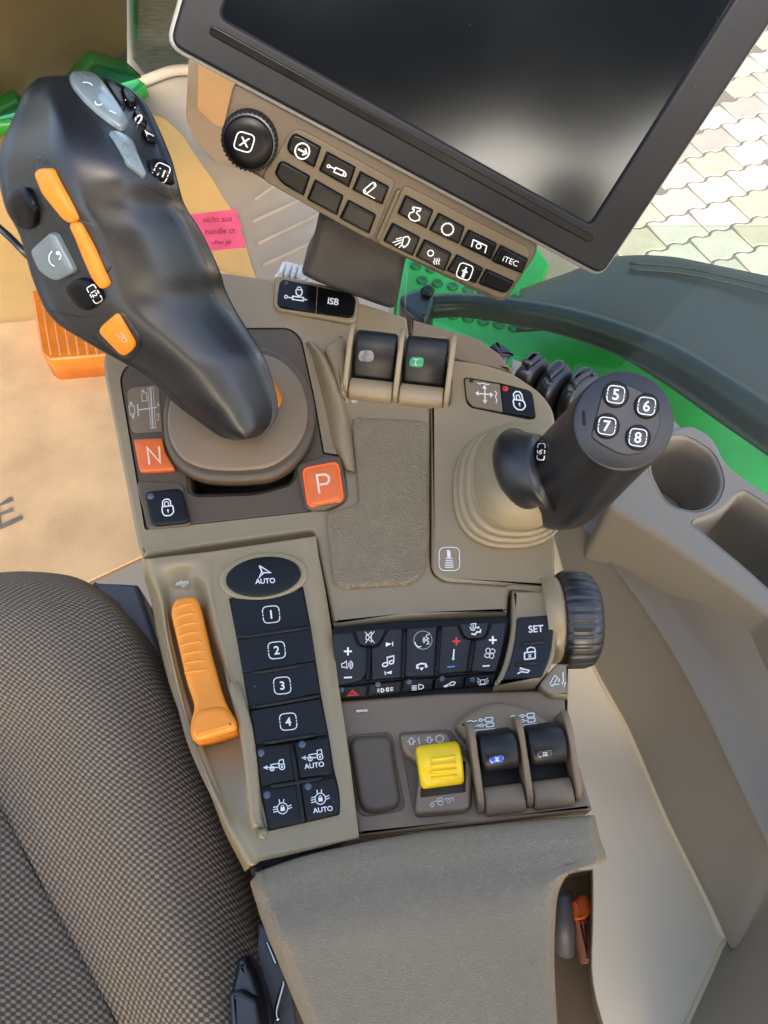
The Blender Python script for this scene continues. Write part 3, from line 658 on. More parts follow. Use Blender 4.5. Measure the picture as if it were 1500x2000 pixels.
slab('main_shell',s1,Z0,-.1,0,SHELL,cn,.003,3,0,.0005,[leverp])
slab('rear_trim',rnd(Ze([(606,214,4),(800,270),(1000,332),(1130,418),(1205,522,3),(1100,500),(826,440),(826,330),(606,335)]),4),Z0,-.08,-.004,BROWN2,cn,.002,3,0,.0004)
jp=rnd(Ze([(722,722,2),(828,716,2),(830,452,4),(1000,470),(1200,528,20),(1380,650,40),(1457,765,30),(1457,1796,2),(800,1757,30),(722,1690,60)]),6,6)
slab('joystick_plate',jp,Z0,-.09,.001,SHELL,cn,.0025,3,0,.0005)
# lever panel and its fittings
slab('lever_panel',leverp,Z0,-.02,-.001,BROWN,cn,.0015,3,0,.0008,[cav],hbev=.003)
LPn=Zp(-.001)
sk=rnd(Zd([(345,880,60),(360,1100,60),(435,1225,50),(570,1297,50),(760,1310,60),(1000,1292,60),(1140,1200,60),(1230,1060,60),(1252,880,70),(1200,690,70),(1080,570,70),(880,505,70),(620,530,70),(420,680,70)]),30,6)
sko=slab('lever_skirt',sk,LPn,.004,.013,BROWN,cn,.004,5)
ski=rnd(Zd([(372,900,60),(385,1070,60),(460,1185,50),(590,1240,50),(770,1252,60),(980,1235,60),(1110,1150,60),(1190,1030,60),(1210,880,70),(1160,710,70),(1050,600,70),(880,545,70),(640,570,70),(450,700,70)]),30,6)
skc=slab('skirt_cover',ski,Zp(.011),-.002,.0032,BROWN2,cn,.0025,3,.008)
sym(cn,MS(skc),Zd,[('L',3,[(362,925),(480,898)]),('L',3,[(1060,824),(1232,812)])],CORE,.0003,'seam_line')
ip=key('pattern_plate',cn,LPn,Zd,[(142,775,14),(330,752),(352,1028),(168,1036,14)],BROWN2,.0006,.0004,8,dome=0,gap=0)
sym(ip,TOP[ip],Zd,[('L',8,[(205,868),(212,940)]),('L',8,[(212,902),(320,886)]),('L',10,[(282,775),(296,1010)]),('L',4,[(266,776),(284,1006)]),('L',4,[(298,776),(312,1004)]),('L',5,[(265,775),(300,770)]),('L',5,[(280,1012),(318,1004)]),
 ('O',5,[(155,882),(185,874),(190,922),(162,930)]),('O',5,[(228,806),(258,800),(262,846),(234,852)]),('F',[(156,872),(166,850),(180,868)]),('F',[(168,935),(182,958),(190,930)]),('F',[(226,798),(236,778),(250,794)]),('F',[(318,880),(326,855),(334,878)]),('L',4,[(316,930),(330,926),(330,960),(318,964)])],WDIM,.0003)
slab('key_step',rnd(Zd([(190,1310,16),(475,1325,14),(520,1575,8),(265,1598,8)]),10),LPn,-.002,.003,BROWN,cn,.002)
key('neutral_key',cn,LPn,Zd,[(178,1070,5),(352,1063,5),(372,1150),(436,1252,10),(214,1262,6)],BRICK,.004,.001,6,[('L',13,[(276,1222),(262,1122),(338,1208),(332,1116)])],sm=mat('cream_print',(236,206,176),.5),label='orange key marked with letter N')
slab('park_housing',rnd(Zd([(1128,1215,14),(1300,1160,8),(1402,1166,10),(1446,1418,30),(1320,1478,10),(1190,1478,14)]),10),LPn,-.003,.006,BROWN,cn,.003)
gl=key('park_rim',cn,Zp(.005),Zd,[(1165,1240,14),(1386,1198,14),(1420,1432,14),(1200,1474,14)],GLOWO,.0010,.0004,10,dome=0)
key('park_key',cn,Zp(.005),Zd,[(1178,1247,14),(1376,1208,14),(1408,1424,14),(1208,1462,14)],BRICK,.0035,.0012,10,[('L',13,[(1272,1392),(1256,1284),(1306,1280),(1326,1294),(1328,1316),(1316,1334),(1268,1340)])],sm=MATS['cream_print'],label='orange parking key marked P with glowing rim')
lk=key('lock_key',cn,Zp(.002),Zd,[(240,1378,12),(468,1352,16),(518,1556,14),(286,1580,14)],NAVY,.003,.0012,10,[('O',7,rnd([(348,1470),(412,1462),(418,1500),(400,1520),(366,1522),(352,1505)],8)),('L',7,[(354,1468),(352,1440),(366,1426),(386,1424),(398,1436),(400,1462)]),('L',5,[(366,1468),(364,1446),(376,1438),(386,1444),(388,1464)]),('D',384,1490,6),('L',5,[(384,1490),(386,1504)])],label='dark blue key with padlock symbol')
lathe('lamp',TOP[lk].hit(*Zd([(284,1408)])[0]),V((0,0,1)),V((1,0,0)),[(-.002,.0026),(.0006,.0026),(.001,.0015)],LAMP,lk,16)
# rear two-key unit
iz=Zp(.002); slab('lock_frame',rnd(Zc([(292,828,10),(620,893,20),(648,930,16),(634,1022,14),(600,1026),(285,968,16)]),10),iz,-.004,.002,SHELL,cn,.0015)
k1=key('lock_key',cn,iz,Zc,[(314,842,14),(470,875,0),(464,984,0),(299,960,14)],GLOSSB,.0042,.0006,6,[('O',5,rnd([(382,890),(408,892),(406,912),(394,918),(382,908)],5)),('A',4,395,890,9,10,0,180),('C',4,340,921,6,6),('L',5,[(346,922),(366,926)]),('O',5,[(368,918),(412,924),(412,938),(368,932)]),('L',5,[(412,930),(428,934)])],dome=0,gap=.0002,label='glossy black key with cylinder and padlock')
lathe('lamp',TOP[k1].hit(*Zc([(342,864)])[0]),V((0,0,1)),V((1,0,0)),[(-.002,.002),(.0003,.002),(.0005,.001)],mat('dim_red_lamp',(90,42,40),.3),k1,14)
key('isolate_key',cn,iz,Zc,[(472,876,0),(616,908,18),(634,930,10),(622,1006,12),(466,985,0)],GLOSSB,.0042,.0006,6,[('T','ISB',538,940,28,-8,1)],dome=0,gap=.0002,label='glossy black key marked ISB')
# joystick side keys
k2=key('flow_key',cn,Zp(.001),Ze,[(920,562,8),(1130,600,2),(1148,762,2),(965,726,24),(935,690,8)],BROWN2,.0022,.0006,6,[('L',6,[(1040,612),(1042,706)]),('L',6,[(992,655),(1086,662)]),('F',[(1026,626),(1038,604),(1052,628)]),('F',[(1028,694),(1042,716),(1056,694)]),('F',[(1004,640),(984,654),(1004,670)]),('F',[(1072,648),(1092,664),(1072,680)]),('L',5,[(998,592),(1010,600),(1030,594),(1050,602),(1068,602)]),('L',5,[(1100,640),(1110,655),(1102,675),(1112,695),(1106,712)])],dome=0,gap=.0002)
lathe('lamp',TOP[k2].hit(*Ze([(962,582)])[0]),V((0,0,1)),V((1,0,0)),[(-.002,.002),(.0004,.002),(.0006,.001)],CORE,k2,14)
slab('key_backing',rnd(Ze([(914,556,10),(1135,594),(1320,640,12),(1342,800,14),(1300,806),(955,735,24),(930,700)]),6),Zp(.001),-.002,.0008,GLOSSB,cn,.0004)
k3=key('joystick_lock_key',cn,Zp(.001),Ze,[(1132,602,2),(1318,642,12),(1340,796,12),(1150,764,2)],NAVY,.0022,.0006,6,[('O',8,rnd([(1206,690),(1268,698),(1280,730),(1262,752),(1232,750),(1212,730)],10)),('L',8,[(1214,690),(1208,660),(1222,644),(1244,646),(1256,660),(1264,696)]),('L',6,[(1228,690),(1224,668),(1240,664),(1250,694)]),('D',1243,716,6),('L',5,[(1243,716),(1247,732)])],dome=0,gap=.0002,label='dark key with white padlock beside joystick')
lathe('lamp',TOP[k3].hit(*Ze([(1160,628)])[0]),V((0,0,1)),V((1,0,0)),[(-.002,.0026),(.0006,.0026),(.001,.0012)],REDL,k3,14)
sym(cn,Zp(.001),Ze,[('Q',5,833,1625,60,68,0),('F',[(770,1600),(780,1622),(770,1646)]),('F',[(896,1600),(886,1622),(896,1646)]),('F',[(818,1572),(838,1575),(842,1610),(834,1625),(822,1622)])]+[('A',6,832,1615+i*13,20+i*2,8,200,340) for i in range(5)],WHITE,.0004)
sym(cn,Z0,Ze,[('F',[(205,680),(225,675),(240,690),(235,708),(215,710),(225,694)]),('F',[(258,692),(290,696),(294,710),(262,710)])],WDIM,.0004)
# divider between lever panel and middle
loft('divider_ridge',[zrow(Ze,[(-10,360),(20,420),(60,560),(110,760),(150,950),(215,1090)],[.0]*6),zrow(Ze,[(5,350),(60,430),(110,560),(165,740),(190,950),(235,1100)],[.008,.012,.010,.008,.007,.006]),zrow(Ze,[(30,352),(90,430),(150,560),(205,740),(232,940),(262,1110)],[.008,.014,.012,.009,.007,.006]),zrow(Ze,[(60,370),(120,440),(190,580),(240,760),(270,940),(290,1120)],[.0]*6)],SHELL,cn,(6,4))
# palm pad
slab('palm_pad',rnd(Ze([(262,785,20),(690,808,40),(716,850,10),(716,1500),(690,1700,60),(610,1768,40),(205,1792,30),(150,1755,30),(104,1348,6),(240,1312,20),(300,1282,30),(292,1180,10),(262,860)]),14,6),Z0,-.003,.004,PADM,cn,.003,4)
# ---------------------------------------------------------------- paddle levers
def frm(a,b):
    ex=(b-a); w_=ex.length; ex.normalize(); ez=V((0,0,1)); ey=ez.cross(ex); return ex,ey,ez,w_
def paddle_bank(A,B,wall,ft,wd,cells,finm,hgt,dpt,lipd):
    """fins and black paddles along the front line A-B"""
    ex,ey,ez,w_=frm(A,B)
    n=len(cells); cw=w_/n; t=ft
    for i in range(n+1):
        x=i*cw-t/2
        extr('fin',A,ex,ey,ez,[(-.002,-.01),(-.002,.006),(.004,.012),(dpt*.45,hgt*.75),(dpt*.8,hgt),(dpt*1.05,hgt*.95),(dpt*1.12,-.01)],x,x+t,finm,cn,.0012,r=.006)
    for i,(tabm,tab,items,lb) in enumerate(cells):
        x0=i*cw+t/2+.0006; x1=(i+1)*cw-t/2-.0006
        extr('lip',A,ex,ey,ez,[(-.004,-.006),(-.004,.004),(0,.008),(.006,.0095),(lipd,.008),(lipd,-.006)],x0,x1,finm,cn,.002,r=.003)
        extr('paddle_void_slab',A,ex,ey,ez,[(lipd,-.008),(lipd,.0015),(dpt*.9,.0015),(dpt*.9,-.008)],x0,x1,CORE,cn,.0005,r=.0005)  # black slab stands in for the dark opening behind the lip
        pd=extr('paddle',A,ex,ey,ez,wd,x0+.001,x1-.001,PADDLE,cn,.003,label=lb,r=.006)
        yield pd,tabm,tab,items
wd_up=[(.012,-.002),(.013,.006),(.021,.022),(.030,.031),(.038,.034),(.044,.030),(.044,-.002)]
A=P(*Ze([(222,655)])[0],.002); B=P(*Ze([(812,722)])[0],.002)
for pd,tm,tab,it in paddle_bank(A,B,0,.0045,wd_up,[(MATS['grey_print'],[(302,402,12),(390,402,12),(392,472,12),(298,468,12)],None,'black paddle lever with a worn grey label'),(GREENK,[(605,440,8),(686,444,8),(680,505,10),(592,498,10)],[('L',5,[(638,456),(634,486)]),('L',4,[(626,455),(652,458)]),('L',4,[(624,486),(648,489)])],'black paddle lever with a green tab')],SHELL,.034,.048,.012):
    s=MS(pd)
    skey('tab_label',pd,s,Ze,tab,tm if tm is GREENK else mat('worn_label',(120,122,122),.4,None,.5,220),.0006,6,it,MATS['grey_print'],dep=.0005)
slab('paddle_cheek',rnd(Ze([(98,378,6),(200,300,10),(222,330),(226,650,4),(190,640,10),(150,500)]),8),Z0,-.002,.012,SHELL,cn,.004,4)
# ---------------------------------------------------------------- left key panel with slider
cols=[-.03,.0,-.004,-.004,.004,.003,.003]
PR=[([(88,135),(110,140),(250,122),(380,108),(520,92),(700,66),(1222,-10)],[-.03,.0005,.003,.003,.003,.003,.003]),
 ([(98,200),(125,190),(260,180),(385,165),(520,150),(660,130),(1232,50)],[-.03,.001,.003,.003,.003,.003,.003]),
 ([(108,260),(150,255),(270,265),(400,245),(520,235),(640,210),(1240,110)],[-.03,.002,-.002,-.002,.004,.003,.003]),
 ([(150,410),(210,400),(285,400),(450,380),(530,370),(640,360),(1282,330)],[-.03,.002,-.009,-.009,.005,.003,.003]),
 ([(190,640),(250,640),(300,640),(490,600),(570,580),(690,560),(1325,600)],[-.03,.002,-.010,-.010,.005,.003,.003]),
 ([(270,960),(320,950),(375,940),(590,900),(655,880),(740,860),(1370,950)],[-.03,.001,-.010,-.010,.005,.003,.003]),
 ([(385,1280),(410,1270),(440,1260),(700,1200),(760,1190),(800,1170),(1415,1250)],[-.03,.0,-.010,-.010,.005,.003,.003]),
 ([(470,1500),(490,1500),(540,1490),(740,1450),(800,1430),(840,1420),(1450,1500)],[-.03,-.001,-.008,-.008,.004,.003,.003]),
 ([(580,1790),(600,1780),(660,1760),(760,1735),(825,1715),(870,1700),(1482,1770)],[-.03,-.001,-.003,-.002,.003,.003,.003]),
 ([(635,1930),(660,1925),(720,1905),(800,1890),(850,1880),(900,1870),(1496,1870)],[-.03,.0,.003,.003,.003,.003,.003]),
 ([(760,2175),(785,2150),(850,2110),(920,2090),(980,2078),(1060,2060),(1503,1952)],[-.03,.0,.003,.003,.003,.003,.003])]
kp=loft('slider_panel',[row(Zg(p),z) for p,z in PR],OLIVE,cn,(6,6),thick=.004)
KP=Zp(.003)
sym(cn,MS(kp),Zg,[('F',[(308,300),(322,288),(342,284),(340,276),(352,272),(356,284),(372,282),(390,278),(404,286),(400,300),(388,308),(380,322),(366,320),(360,330),(350,322),(344,312),(326,314),(312,312)])],WDIM,.0006,'printed_symbol')
sl_=slab('hand_slider',rnd(Zg([(300,385,50),(440,368,30),(470,460,10),(530,730),(600,980),(640,1085,20),(705,1185,14),(700,1245,20),(430,1328,22),(396,1270,14),(402,1180,20),(430,1095,20),(375,930),(320,690),(268,470,30)]),14,5),Zp(.0),-.012,.009,ORANGE,cn,.004,5,0,label='orange sliding hand throttle with ribbed grip')
lathe_pl=TOP[sl_]
for i in range(8):
    t=i/7; xa=302+t*68; xb=418+t*100; y=468+t*414; yb=428+t*432
    p=TOP[sl_].hit(*Zg([(xa,y)])[0],-.0006); q=TOP[sl_].hit(*Zg([(xb,yb)])[0],-.0006); mm_=TOP[sl_].hit(*Zg([((xa+xb)/2-8,(y+yb)/2-6+t*4)])[0],.0002)
    tube('grip_rib',[p,mm_,q],.0009,ORANGE,sl_,4,8)
slab('slider_foot',rnd(Zg([(432,1110,30),(630,1085,30),(702,1190,16),(698,1240,18),(432,1322,22),(400,1262,14)]),10,5),Zp(.0),.006,.0135,ORANGE,sl_,.004,5,0)
rg=slab('key_ring',[(Zg([(880,250)])[0][0]+88*math.cos(a_)*math.cos(.13)+48*math.sin(a_)*math.sin(.13),Zg([(880,250)])[0][1]-88*math.cos(a_)*math.sin(.13)+48*math.sin(a_)*math.cos(.13)) for a_ in [i*math.pi/24 for i in range(48)]],KP,-.002,.0022,OLIVE,cn,.002,4)
ok=slab('guidance_key',[(Zg([(880,250)])[0][0]+74*math.cos(a_)*math.cos(.13)+38*math.sin(a_)*math.sin(.13),Zg([(880,250)])[0][1]-74*math.cos(a_)*math.sin(.13)+38*math.sin(a_)*math.cos(.13)) for a_ in [i*math.pi/24 for i in range(48)]],KP,-.002,.0038,NAVY,cn,.001,3,.0008,label='oval dark key with arrow and the word AUTO')
sym(ok,TOP[ok],Zg,[('L',9,[(854,182),(928,228),(884,228),(852,262),(872,220),(854,182)]),('T','AUTO',893,282,34,3,1)],WHITE,.0003)
slab('key_bed',rnd(Zg([(655,395,0),(1140,318,0),(1192,590),(1256,1020),(1308,1290,20),(1340,1500),(1380,1660,20),(1380,1804,6),(912,1912,6),(868,1700,20),(832,1480,20),(818,1350),(785,1110),(706,650)]),8),KP,-.002,.0006,GLOSSB,cn,.0005)
num=lambda s,cx,cy:[('Q',6,cx,cy,54,54,6,1),('T',s,cx,cy,56,6,1)]
key('number_key',cn,KP,Zg,[(660,396,3),(700,392,40),(900,402,60),(1080,350,30),(1138,324,3),(1184,576,3),(709,648,3)],NAVY,.0022,.0007,6,num('1',932,500),dome=0,label='dark key numbered 1')
key('number_key',cn,KP,Zg,[(712,660,3),(1190,590,3),(1218,800,0),(750,880,0)],NAVY,.0026,.0008,6,num('2',968,733),dome=0,gap=.0001,label='dark key numbered 2')
key('number_key',cn,KP,Zg,[(752,882,0),(1218,802,0),(1250,1012,3),(786,1104,3)],NAVY,.0026,.0008,6,num('3',1004,963),dome=0,gap=.0001,label='dark key numbered 3')
key('number_key',cn,KP,Zg,[(790,1122,3),(1252,1040,3),(1300,1285,3),(824,1352,3)],NAVY,.0026,.0008,6,num('4',1043,1198),dome=0,label='dark key numbered 4')
trac=lambda x,y:[('C',6,x+58,y+2,18,18),('C',5,x+58,y+2,5,5),('C',6,x-6,y+14,14,14),('C',4,x-6,y+14,4,4),('L',6,[(x+38,y-2),(x+40,y-40),(x+66,y-46),(x+72,y-14)]),('L',6,[(x-16,y-2),(x-14,y-12),(x+38,y-20)]),('L',7,[(x-60,y+6),(x+34,y+6)]),('F',[(x-66,y+8),(x-36,y-8),(x-40,y+8),(x-32,y+22)])]
dif=lambda x,y:[('C',6,x,y,34,36),('L',6,[(x-62,y+10),(x-30,y+4)]),('L',6,[(x-60,y-6),(x-32,y-12)]),('L',6,[(x+30,y-10),(x+58,y-22)]),('L',6,[(x+34,y+4),(x+62,y-6)]),('L',6,[(x-22,y-58),(x-18,y-32)]),('L',6,[(x+8,y-60),(x+6,y-34)]),('F',rnd([(x-14,y-6),(x+14,y-9),(x+16,y+16),(x-12,y+19)],3)),('A',4,x,y-6,9,14,0,180),('L',6,[(x-60,y+26),(x-34,y+20)])]
kq=key('drive_key',cn,KP,Zg,[(826,1364,4),(1056,1332,4),(1096,1582,4),(864,1622,4)],NAVY,.0026,.0008,6,trac(944,1490),dome=.0004,label='dark key with white tractor symbol')
kw=key('drive_key',cn,KP,Zg,[(1076,1328,4),(1304,1294,4),(1336,1542,4),(1112,1576,4)],NAVY,.0026,.0008,6,trac(1192,1426)+[('T','AUTO',1212,1482,34,8,1)],dome=.0004,label='dark key with tractor symbol above AUTO')
ke=key('differential_key',cn,KP,Zg,[(866,1636,4),(1100,1598,4),(1146,1858,4),(914,1904,8)],NAVY,.0026,.0008,6,dif(1006,1762),dome=.0004,label='dark key with differential lock symbol')
kr=key('differential_key',cn,KP,Zg,[(1116,1594,4),(1340,1558,4),(1375,1664,20),(1375,1800,8),(1156,1854,4)],NAVY,.0026,.0008,6,dif(1252,1700)+[('T','AUTO',1268,1770,34,8,1)],dome=.0004,label='dark key with lock symbol above AUTO')
for k_,q in ((kq,(866,1402)),(kw,(1134,1346)),(ke,(906,1676)),(kr,(1172,1620))):
    lathe('lamp',TOP[k_].hit(*Zg([q])[0],-.0006),V((0,0,1)),V((1,0,0)),[(-.001,.0022),(.0006,.0022),(.0009,.0012)],LAMP,k_,14)
for p,q in (((806,884),(1150,828)),((884,1338),(1220,1284)),((928,1622),(1262,1566)),((712,652),(1186,584)),((786,1110),(1250,1030))):
    tube('finger_ridge',[KP.hit(*Zg([p])[0],.0026),KP.hit(*Zg([ext(p,q,.5)])[0],.0030),KP.hit(*Zg([q])[0],.0026)],.0013,NAVY,cn,3,8)
tube('finger_ridge',[KP.hit(*Zg([p])[0],.0028) for p in ((1062,1340),(1105,1600),(1142,1850))],.0013,NAVY,cn,3,8)
# ---------------------------------------------------------------- dark key bar
BP=Pl3((650,1235,.004),(990,1206,.004),(660,1330,-.001)); BP2=Pl3((660,1334,.0),(965,1310,.0),(664,1366,-.007))
slab('key_bar_housing',rnd(Zh([(72,378,6),(400,345),(962,318,4),(965,345),(935,500),(906,606,6),(520,634),(90,678,4),(80,600)]),5),BP,-.05,-.0006,GLOSSB,cn,.001)
slab('lamp_row_housing',rnd(Zh([(88,676),(906,606),(892,670,6),(520,700),(96,744,4)]),4),BP2,-.03,-.0004,GLOSSB,cn,.0006)
bar=[[(75,408,4),(178,396,4),(205,468,14),(256,476,4),(262,640,30),(90,672,4)],[(188,390,4),(352,378,4),(305,468,14),(212,470,14)],[(268,476,4),(310,470,10),(356,384,6),(436,378,6),(428,628,4),(272,640,4)],[(446,380,6),(610,366,6),(594,620,4),(438,626,4)],[(622,368,6),(708,362,4),(735,430,14),(785,436,4),(760,600,4),(604,612,4)],[(715,354,4),(868,346,4),(845,430,14),(745,434,14)],[(795,440,4),(850,430,8),(878,352,4),(956,346,4),(935,480),(905,604,10),(770,602,4)]]
spk=[('O',4,[(122,560),(134,556),(146,546),(150,582),(136,576),(124,578)])]+[('A',4,148,565,12+i*9,10+i*8,-55,55) for i in range(3)]
ph=lambda x,y,a_:[('L',8,[rot([q],x,y,a_)[0] for q in ((-26,8),(-22,-6),(0,-12),(22,-6),(26,8))]),('L',12,[rot([q],x,y,a_)[0] for q in ((-28,4),(-16,8))]),('L',12,[rot([q],x,y,a_)[0] for q in ((16,8),(28,4))])]
bi=[[('T','+',154,497,40,0,1),('L',8,[(134,630),(174,628)])]+spk,[('L',3.5,[(240,398),(288,454)]),('L',3.5,[(288,396),(242,454)]),('O',3.5,[(246,416),(258,412),(272,398),(274,450),(258,438),(246,438)])],
 [('F',[(345,452),(376,458),(346,474)]),('L',5,[(380,448),(380,470)]),('C',6,342,564,14,9,20),('C',6,374,552,12,8,20),('L',5,[(354,560),(352,526),(386,518),(386,548)]),('L',8,[(352,528),(386,520)]),('F',[(344,606),(376,594),(374,612)]),('L',5,[(340,598),(344,616)])],
 [('C',1.5,533,440,46,46),('L',5,[(492,450),(498,466),(512,476),(524,472)]),('A',4,528,440,8,8,-60,60),('A',4,528,440,16,16,-60,60),('L',4,[(556,410),(548,424),(562,432),(550,440),(562,448),(552,462),(566,456)]),('L',3,[(560,414),(568,404)])]+ph(526,570,8)+[('F',[(516,580),(538,578),(526,594)])],
 [('L',7,[(690,486),(686,536)]),('D',686,534,7)],[('L',4,[(772,360),(800,356),(798,380),(790,392),(776,388),(770,372)]),('L',3,[(780,364),(782,386)]),('L',3,[(788,362),(790,386)]),('F',[(800,376),(818,370),(816,384)]),('L',7,[(778,408),(796,412),(806,398),(822,400),(824,384)])],
 [('T','+',886,440,40,0,1),('C',4,862,494,11,13),('C',4,884,496,13,11),('C',4,858,518,13,10),('C',4,880,520,11,12),('L',7,[(834,572),(870,569)])]]
bl=['dark volume rocker key with plus and minus','dark mute key','dark music rocker key','dark telephone rocker key','dark temperature rocker with red plus and blue minus','dark air flow key','dark fan speed rocker key']
for i,p in enumerate(bar):
    o=key('bar_key',cn,BP,Zh,p,NAVY2,.0022 if i not in (1,5) else .003,.0009,5,bi[i],dome=0,gap=.0003,label=bl[i])
    if i==4: sym(o,TOP[o],Zh,[('T','+',702,446,40,0,1)],RED,.0003); sym(o,TOP[o],Zh,[('L',7,[(656,576),(694,573)])],BLUE,.0003)
for p,q in (((262,470),(254,640)),((440,384),(432,628)),((618,372),(600,616)),((788,436),(764,600))):
    tube('finger_ridge',[BP.hit(*Zh([p])[0],.003),BP.hit(*Zh([ext(p,q,.5)])[0],.0034),BP.hit(*Zh([q])[0],.003)],.0015,GLOSSB,cn,3,8)
low=[[(92,682,3),(256,668,3),(246,726,3),(96,740,3)],[(262,664,3),(428,648,3),(420,708,3),(252,724,3)],[(436,640,3),(590,634,3),(580,692,3),(428,706,3)],[(598,632,3),(745,622,3),(735,682,3),(588,690,3)],[(752,628,3),(905,612,8),(888,668,4),(742,680,3)]]
li=[[('O',5,[(150,722),(178,694),(206,718)]),('O',4,[(164,718),(179,704),(192,716)])],
 [('A',5,322,694,14,9,-90,90),('L',5,[(322,684),(322,704)]),('A',5,358,690,11,9,90,270),('L',5,[(358,681),(358,700)])]+[('L',3.5,[(302,688+i*7),(314,687+i*7)]) for i in range(3)]+[('L',3.5,[(366,682+i*7),(382,680+i*7)]) for i in range(3)],
 [('A',5,512,676,24,12,-90,90),('L',5,[(512,664),(512,690)])]+[('L',4,[(476,672+i*7),(502,670+i*7)]) for i in range(4)],
 [('O',5,[(666,660),(682,650),(696,654),(690,666),(672,670)])]+[('L',4,[(662,662+i*4),(636+i*4,674+i*2)]) for i in range(3)],
 [('O',4,[(822,662),(824,642),(846,640),(846,660)]),('L',6,[(816,666),(852,662)])]+[('L',3.5,p) for p in ([(818,650),(806,648)],[(820,642),(808,632)],[(850,640),(862,632)],[(852,648),(866,646)],[(808,658),(818,656)],[(852,656),(864,658)])]]
for i,p in enumerate(low):
    o=key('lamp_key',cn,BP2,Zh,p,NAVY,.0018,.0007,4,li[i],RED if i==0 else WHITE,dome=0,gap=.0003,h0=-.02,label=['dark hazard key with red triangle','dark parking light key','dark headlight key','dark work light key','dark beacon key'][i])
    q=[(122,692),(306,664),(464,652),(630,636),(784,640)][i]
    lathe('lamp',TOP[o].hit(*Zh([q])[0],-.0004),BP2.n,V((1,0,0)),[(-.001,.0018),(.0005,.0018),(.0007,.001)],LAMP,o,12)
# SET unit
slab('set_housing',rnd(Zh([(984,186,2),(1203,186,2),(1206,500),(1196,545,10),(1168,596,10),(1120,652,6),(890,667,4),(940,560,20),(972,420,20),(982,300)]),5),Z0,-.06,.0035,SHELL,cn,.0025,3,0,.0004)
key('set_key',cn,Zp(.0035),Zh,[(1006,322,5),(1194,308,5),(1196,400,20),(1182,520,20),(1138,628,5),(932,642,5),(968,560,20),(996,440,20)],NAVY2,.0016,.0008,6,[('T','SET',1104,383,36,4,1),('O',7,rnd([(1046,504),(1100,498),(1100,532),(1046,538)],3)),('L',6,[(1060,502),(1060,484),(1076,476),(1096,480),(1102,498)]),('L',5,[(1066,512),(1080,526)]),('L',5,[(1080,510),(1066,528)]),('L',6,[(1010,610),(1030,600),(1062,604),(1070,594),(1050,588),(1020,592)]),('F',[(1022,576),(1046,584),(1024,596)])],dome=0,label='dark key column marked SET with padlock below')
for p,q in (((1034,460),(1150,450)),((1004,566),(1120,556))):
    tube('finger_ridge',[Zp(.005).hit(*Zh([p])[0],.0001),Zp(.005).hit(*Zh([q])[0],.0001)],.0013,NAVY2,cn,3,8)
slab('height_tab',rnd(Zh([(1122,655,4),(1175,590,8),(1210,556,4),(1272,558,2),(1272,722,2),(1180,722,20),(1128,680,10)]),6),Z0,-.03,-.002,SHELL,cn,.0015,3,0,.0003)
sym(cn,Zp(-.002),Zh,[('O',5,rnd(rot([(-34,-9),(20,-9),(20,9),(-34,9)],1196,640,62),6)),('L',5,[(1172,668),(1222,662)]),('L',5,[(1200,622),(1224,640),(1216,652)]),('L',6,[(1240,602),(1244,672)]),('F',[(1230,655),(1258,653),(1246,680)])],WHITE,.0004)
# thumb wheel
wx=P(*Zh([(1215,300)])[0],-.012); Wc=V((wx.x,wx.y-.002,-.020))
RW=.0345
th=lathe('thumb_wheel',Wc,V((1,0,0)),V((0,0,1)),[(.0,RW*.86),(.002,RW*.95),(.005,RW),(.018,RW*.985),(.0235,RW*.93),(.0265,RW*.8),(.027,RW*.4)],BLACK,cn,156,mod=lambda i,h:(.955 if i%6==0 else 1),label='black ribbed thumb wheel')
lathe('wheel_collar',Wc-V((.012,0,0)),V((1,0,0)),V((0,0,1)),[(0,RW*.9),(.010,RW*.9),(.0125,RW*.86)],OLIVE,cn,64)
# ---------------------------------------------------------------- lower panel
KZ=-.008; KPl=Zp(KZ)
slab('lower_panel',rnd(Zi([(38,95,2),(60,70),(600,30),(1120,15,6),(1150,45,10),(1264,50,4),(1272,236,4),(1395,652,6),(800,725),(152,792,4),(100,500)]),5),KPl,-.08,0,BROWN2,cn,.0025,3,0,.0006)
slab('blank_surround',rnd(Zi([(95,255,20),(340,235,20),(360,400),(410,650,20),(160,690,24)]),14),KPl,-.001,.0008,BROWN,cn,.0006)
slab('blank_cover',rnd(Zi([(105,262,24),(328,246,18),(352,400,10),(388,636,30),(172,674,36)]),14,6),KPl,-.001,.006,BROWN,cn,.004,5)
slab('switch_surround',rnd(Zi([(370,240,10),(640,225,10),(690,300,20),(765,385,20),(752,640,30),(720,668,10),(460,690,20),(440,620,10),(395,380)]),10),KPl,-.001,.001,BROWN,cn,.0008)
YP=Zp(KZ+.001)
slab('switch_housing',rnd(Zi([(376,252,10),(630,236,14),(660,320,20),(735,380,24),(756,420,12),(742,630,20),(715,650),(470,668,12),(458,640,10),(478,470),(470,390),(400,350,10)]),8),YP,-.002,.008,BROWN2,cn,.002,3,0,0,[rnd(Zi([(474,420),(722,390),(722,555,4),(486,584,4)]),4)])
hz=Zp(KZ+.009)
sym(cn,hz,Zi,[('O',6,[(438,304),(430,304),(430,290),(420,290),(438,270),(458,290),(448,290),(448,304)]),('L',6,[(474,270),(482,304)]),('O',6,[(522,268),(538,268),(540,282),(550,282),(534,298),(514,284),(524,284)]),('C',6,586,276,20,18)],WDIM,.0004)
sym(cn,hz,Zi,[('O',4,[(540,606),(572,600),(576,588),(600,584),(602,604)]),('C',5,590,610,13,13),('C',5,546,622,9,9),('L',4.5,[(612,598),(614,590),(656,586),(656,604)])]+gear(634,602,8,4,8),WDIM,.0004)
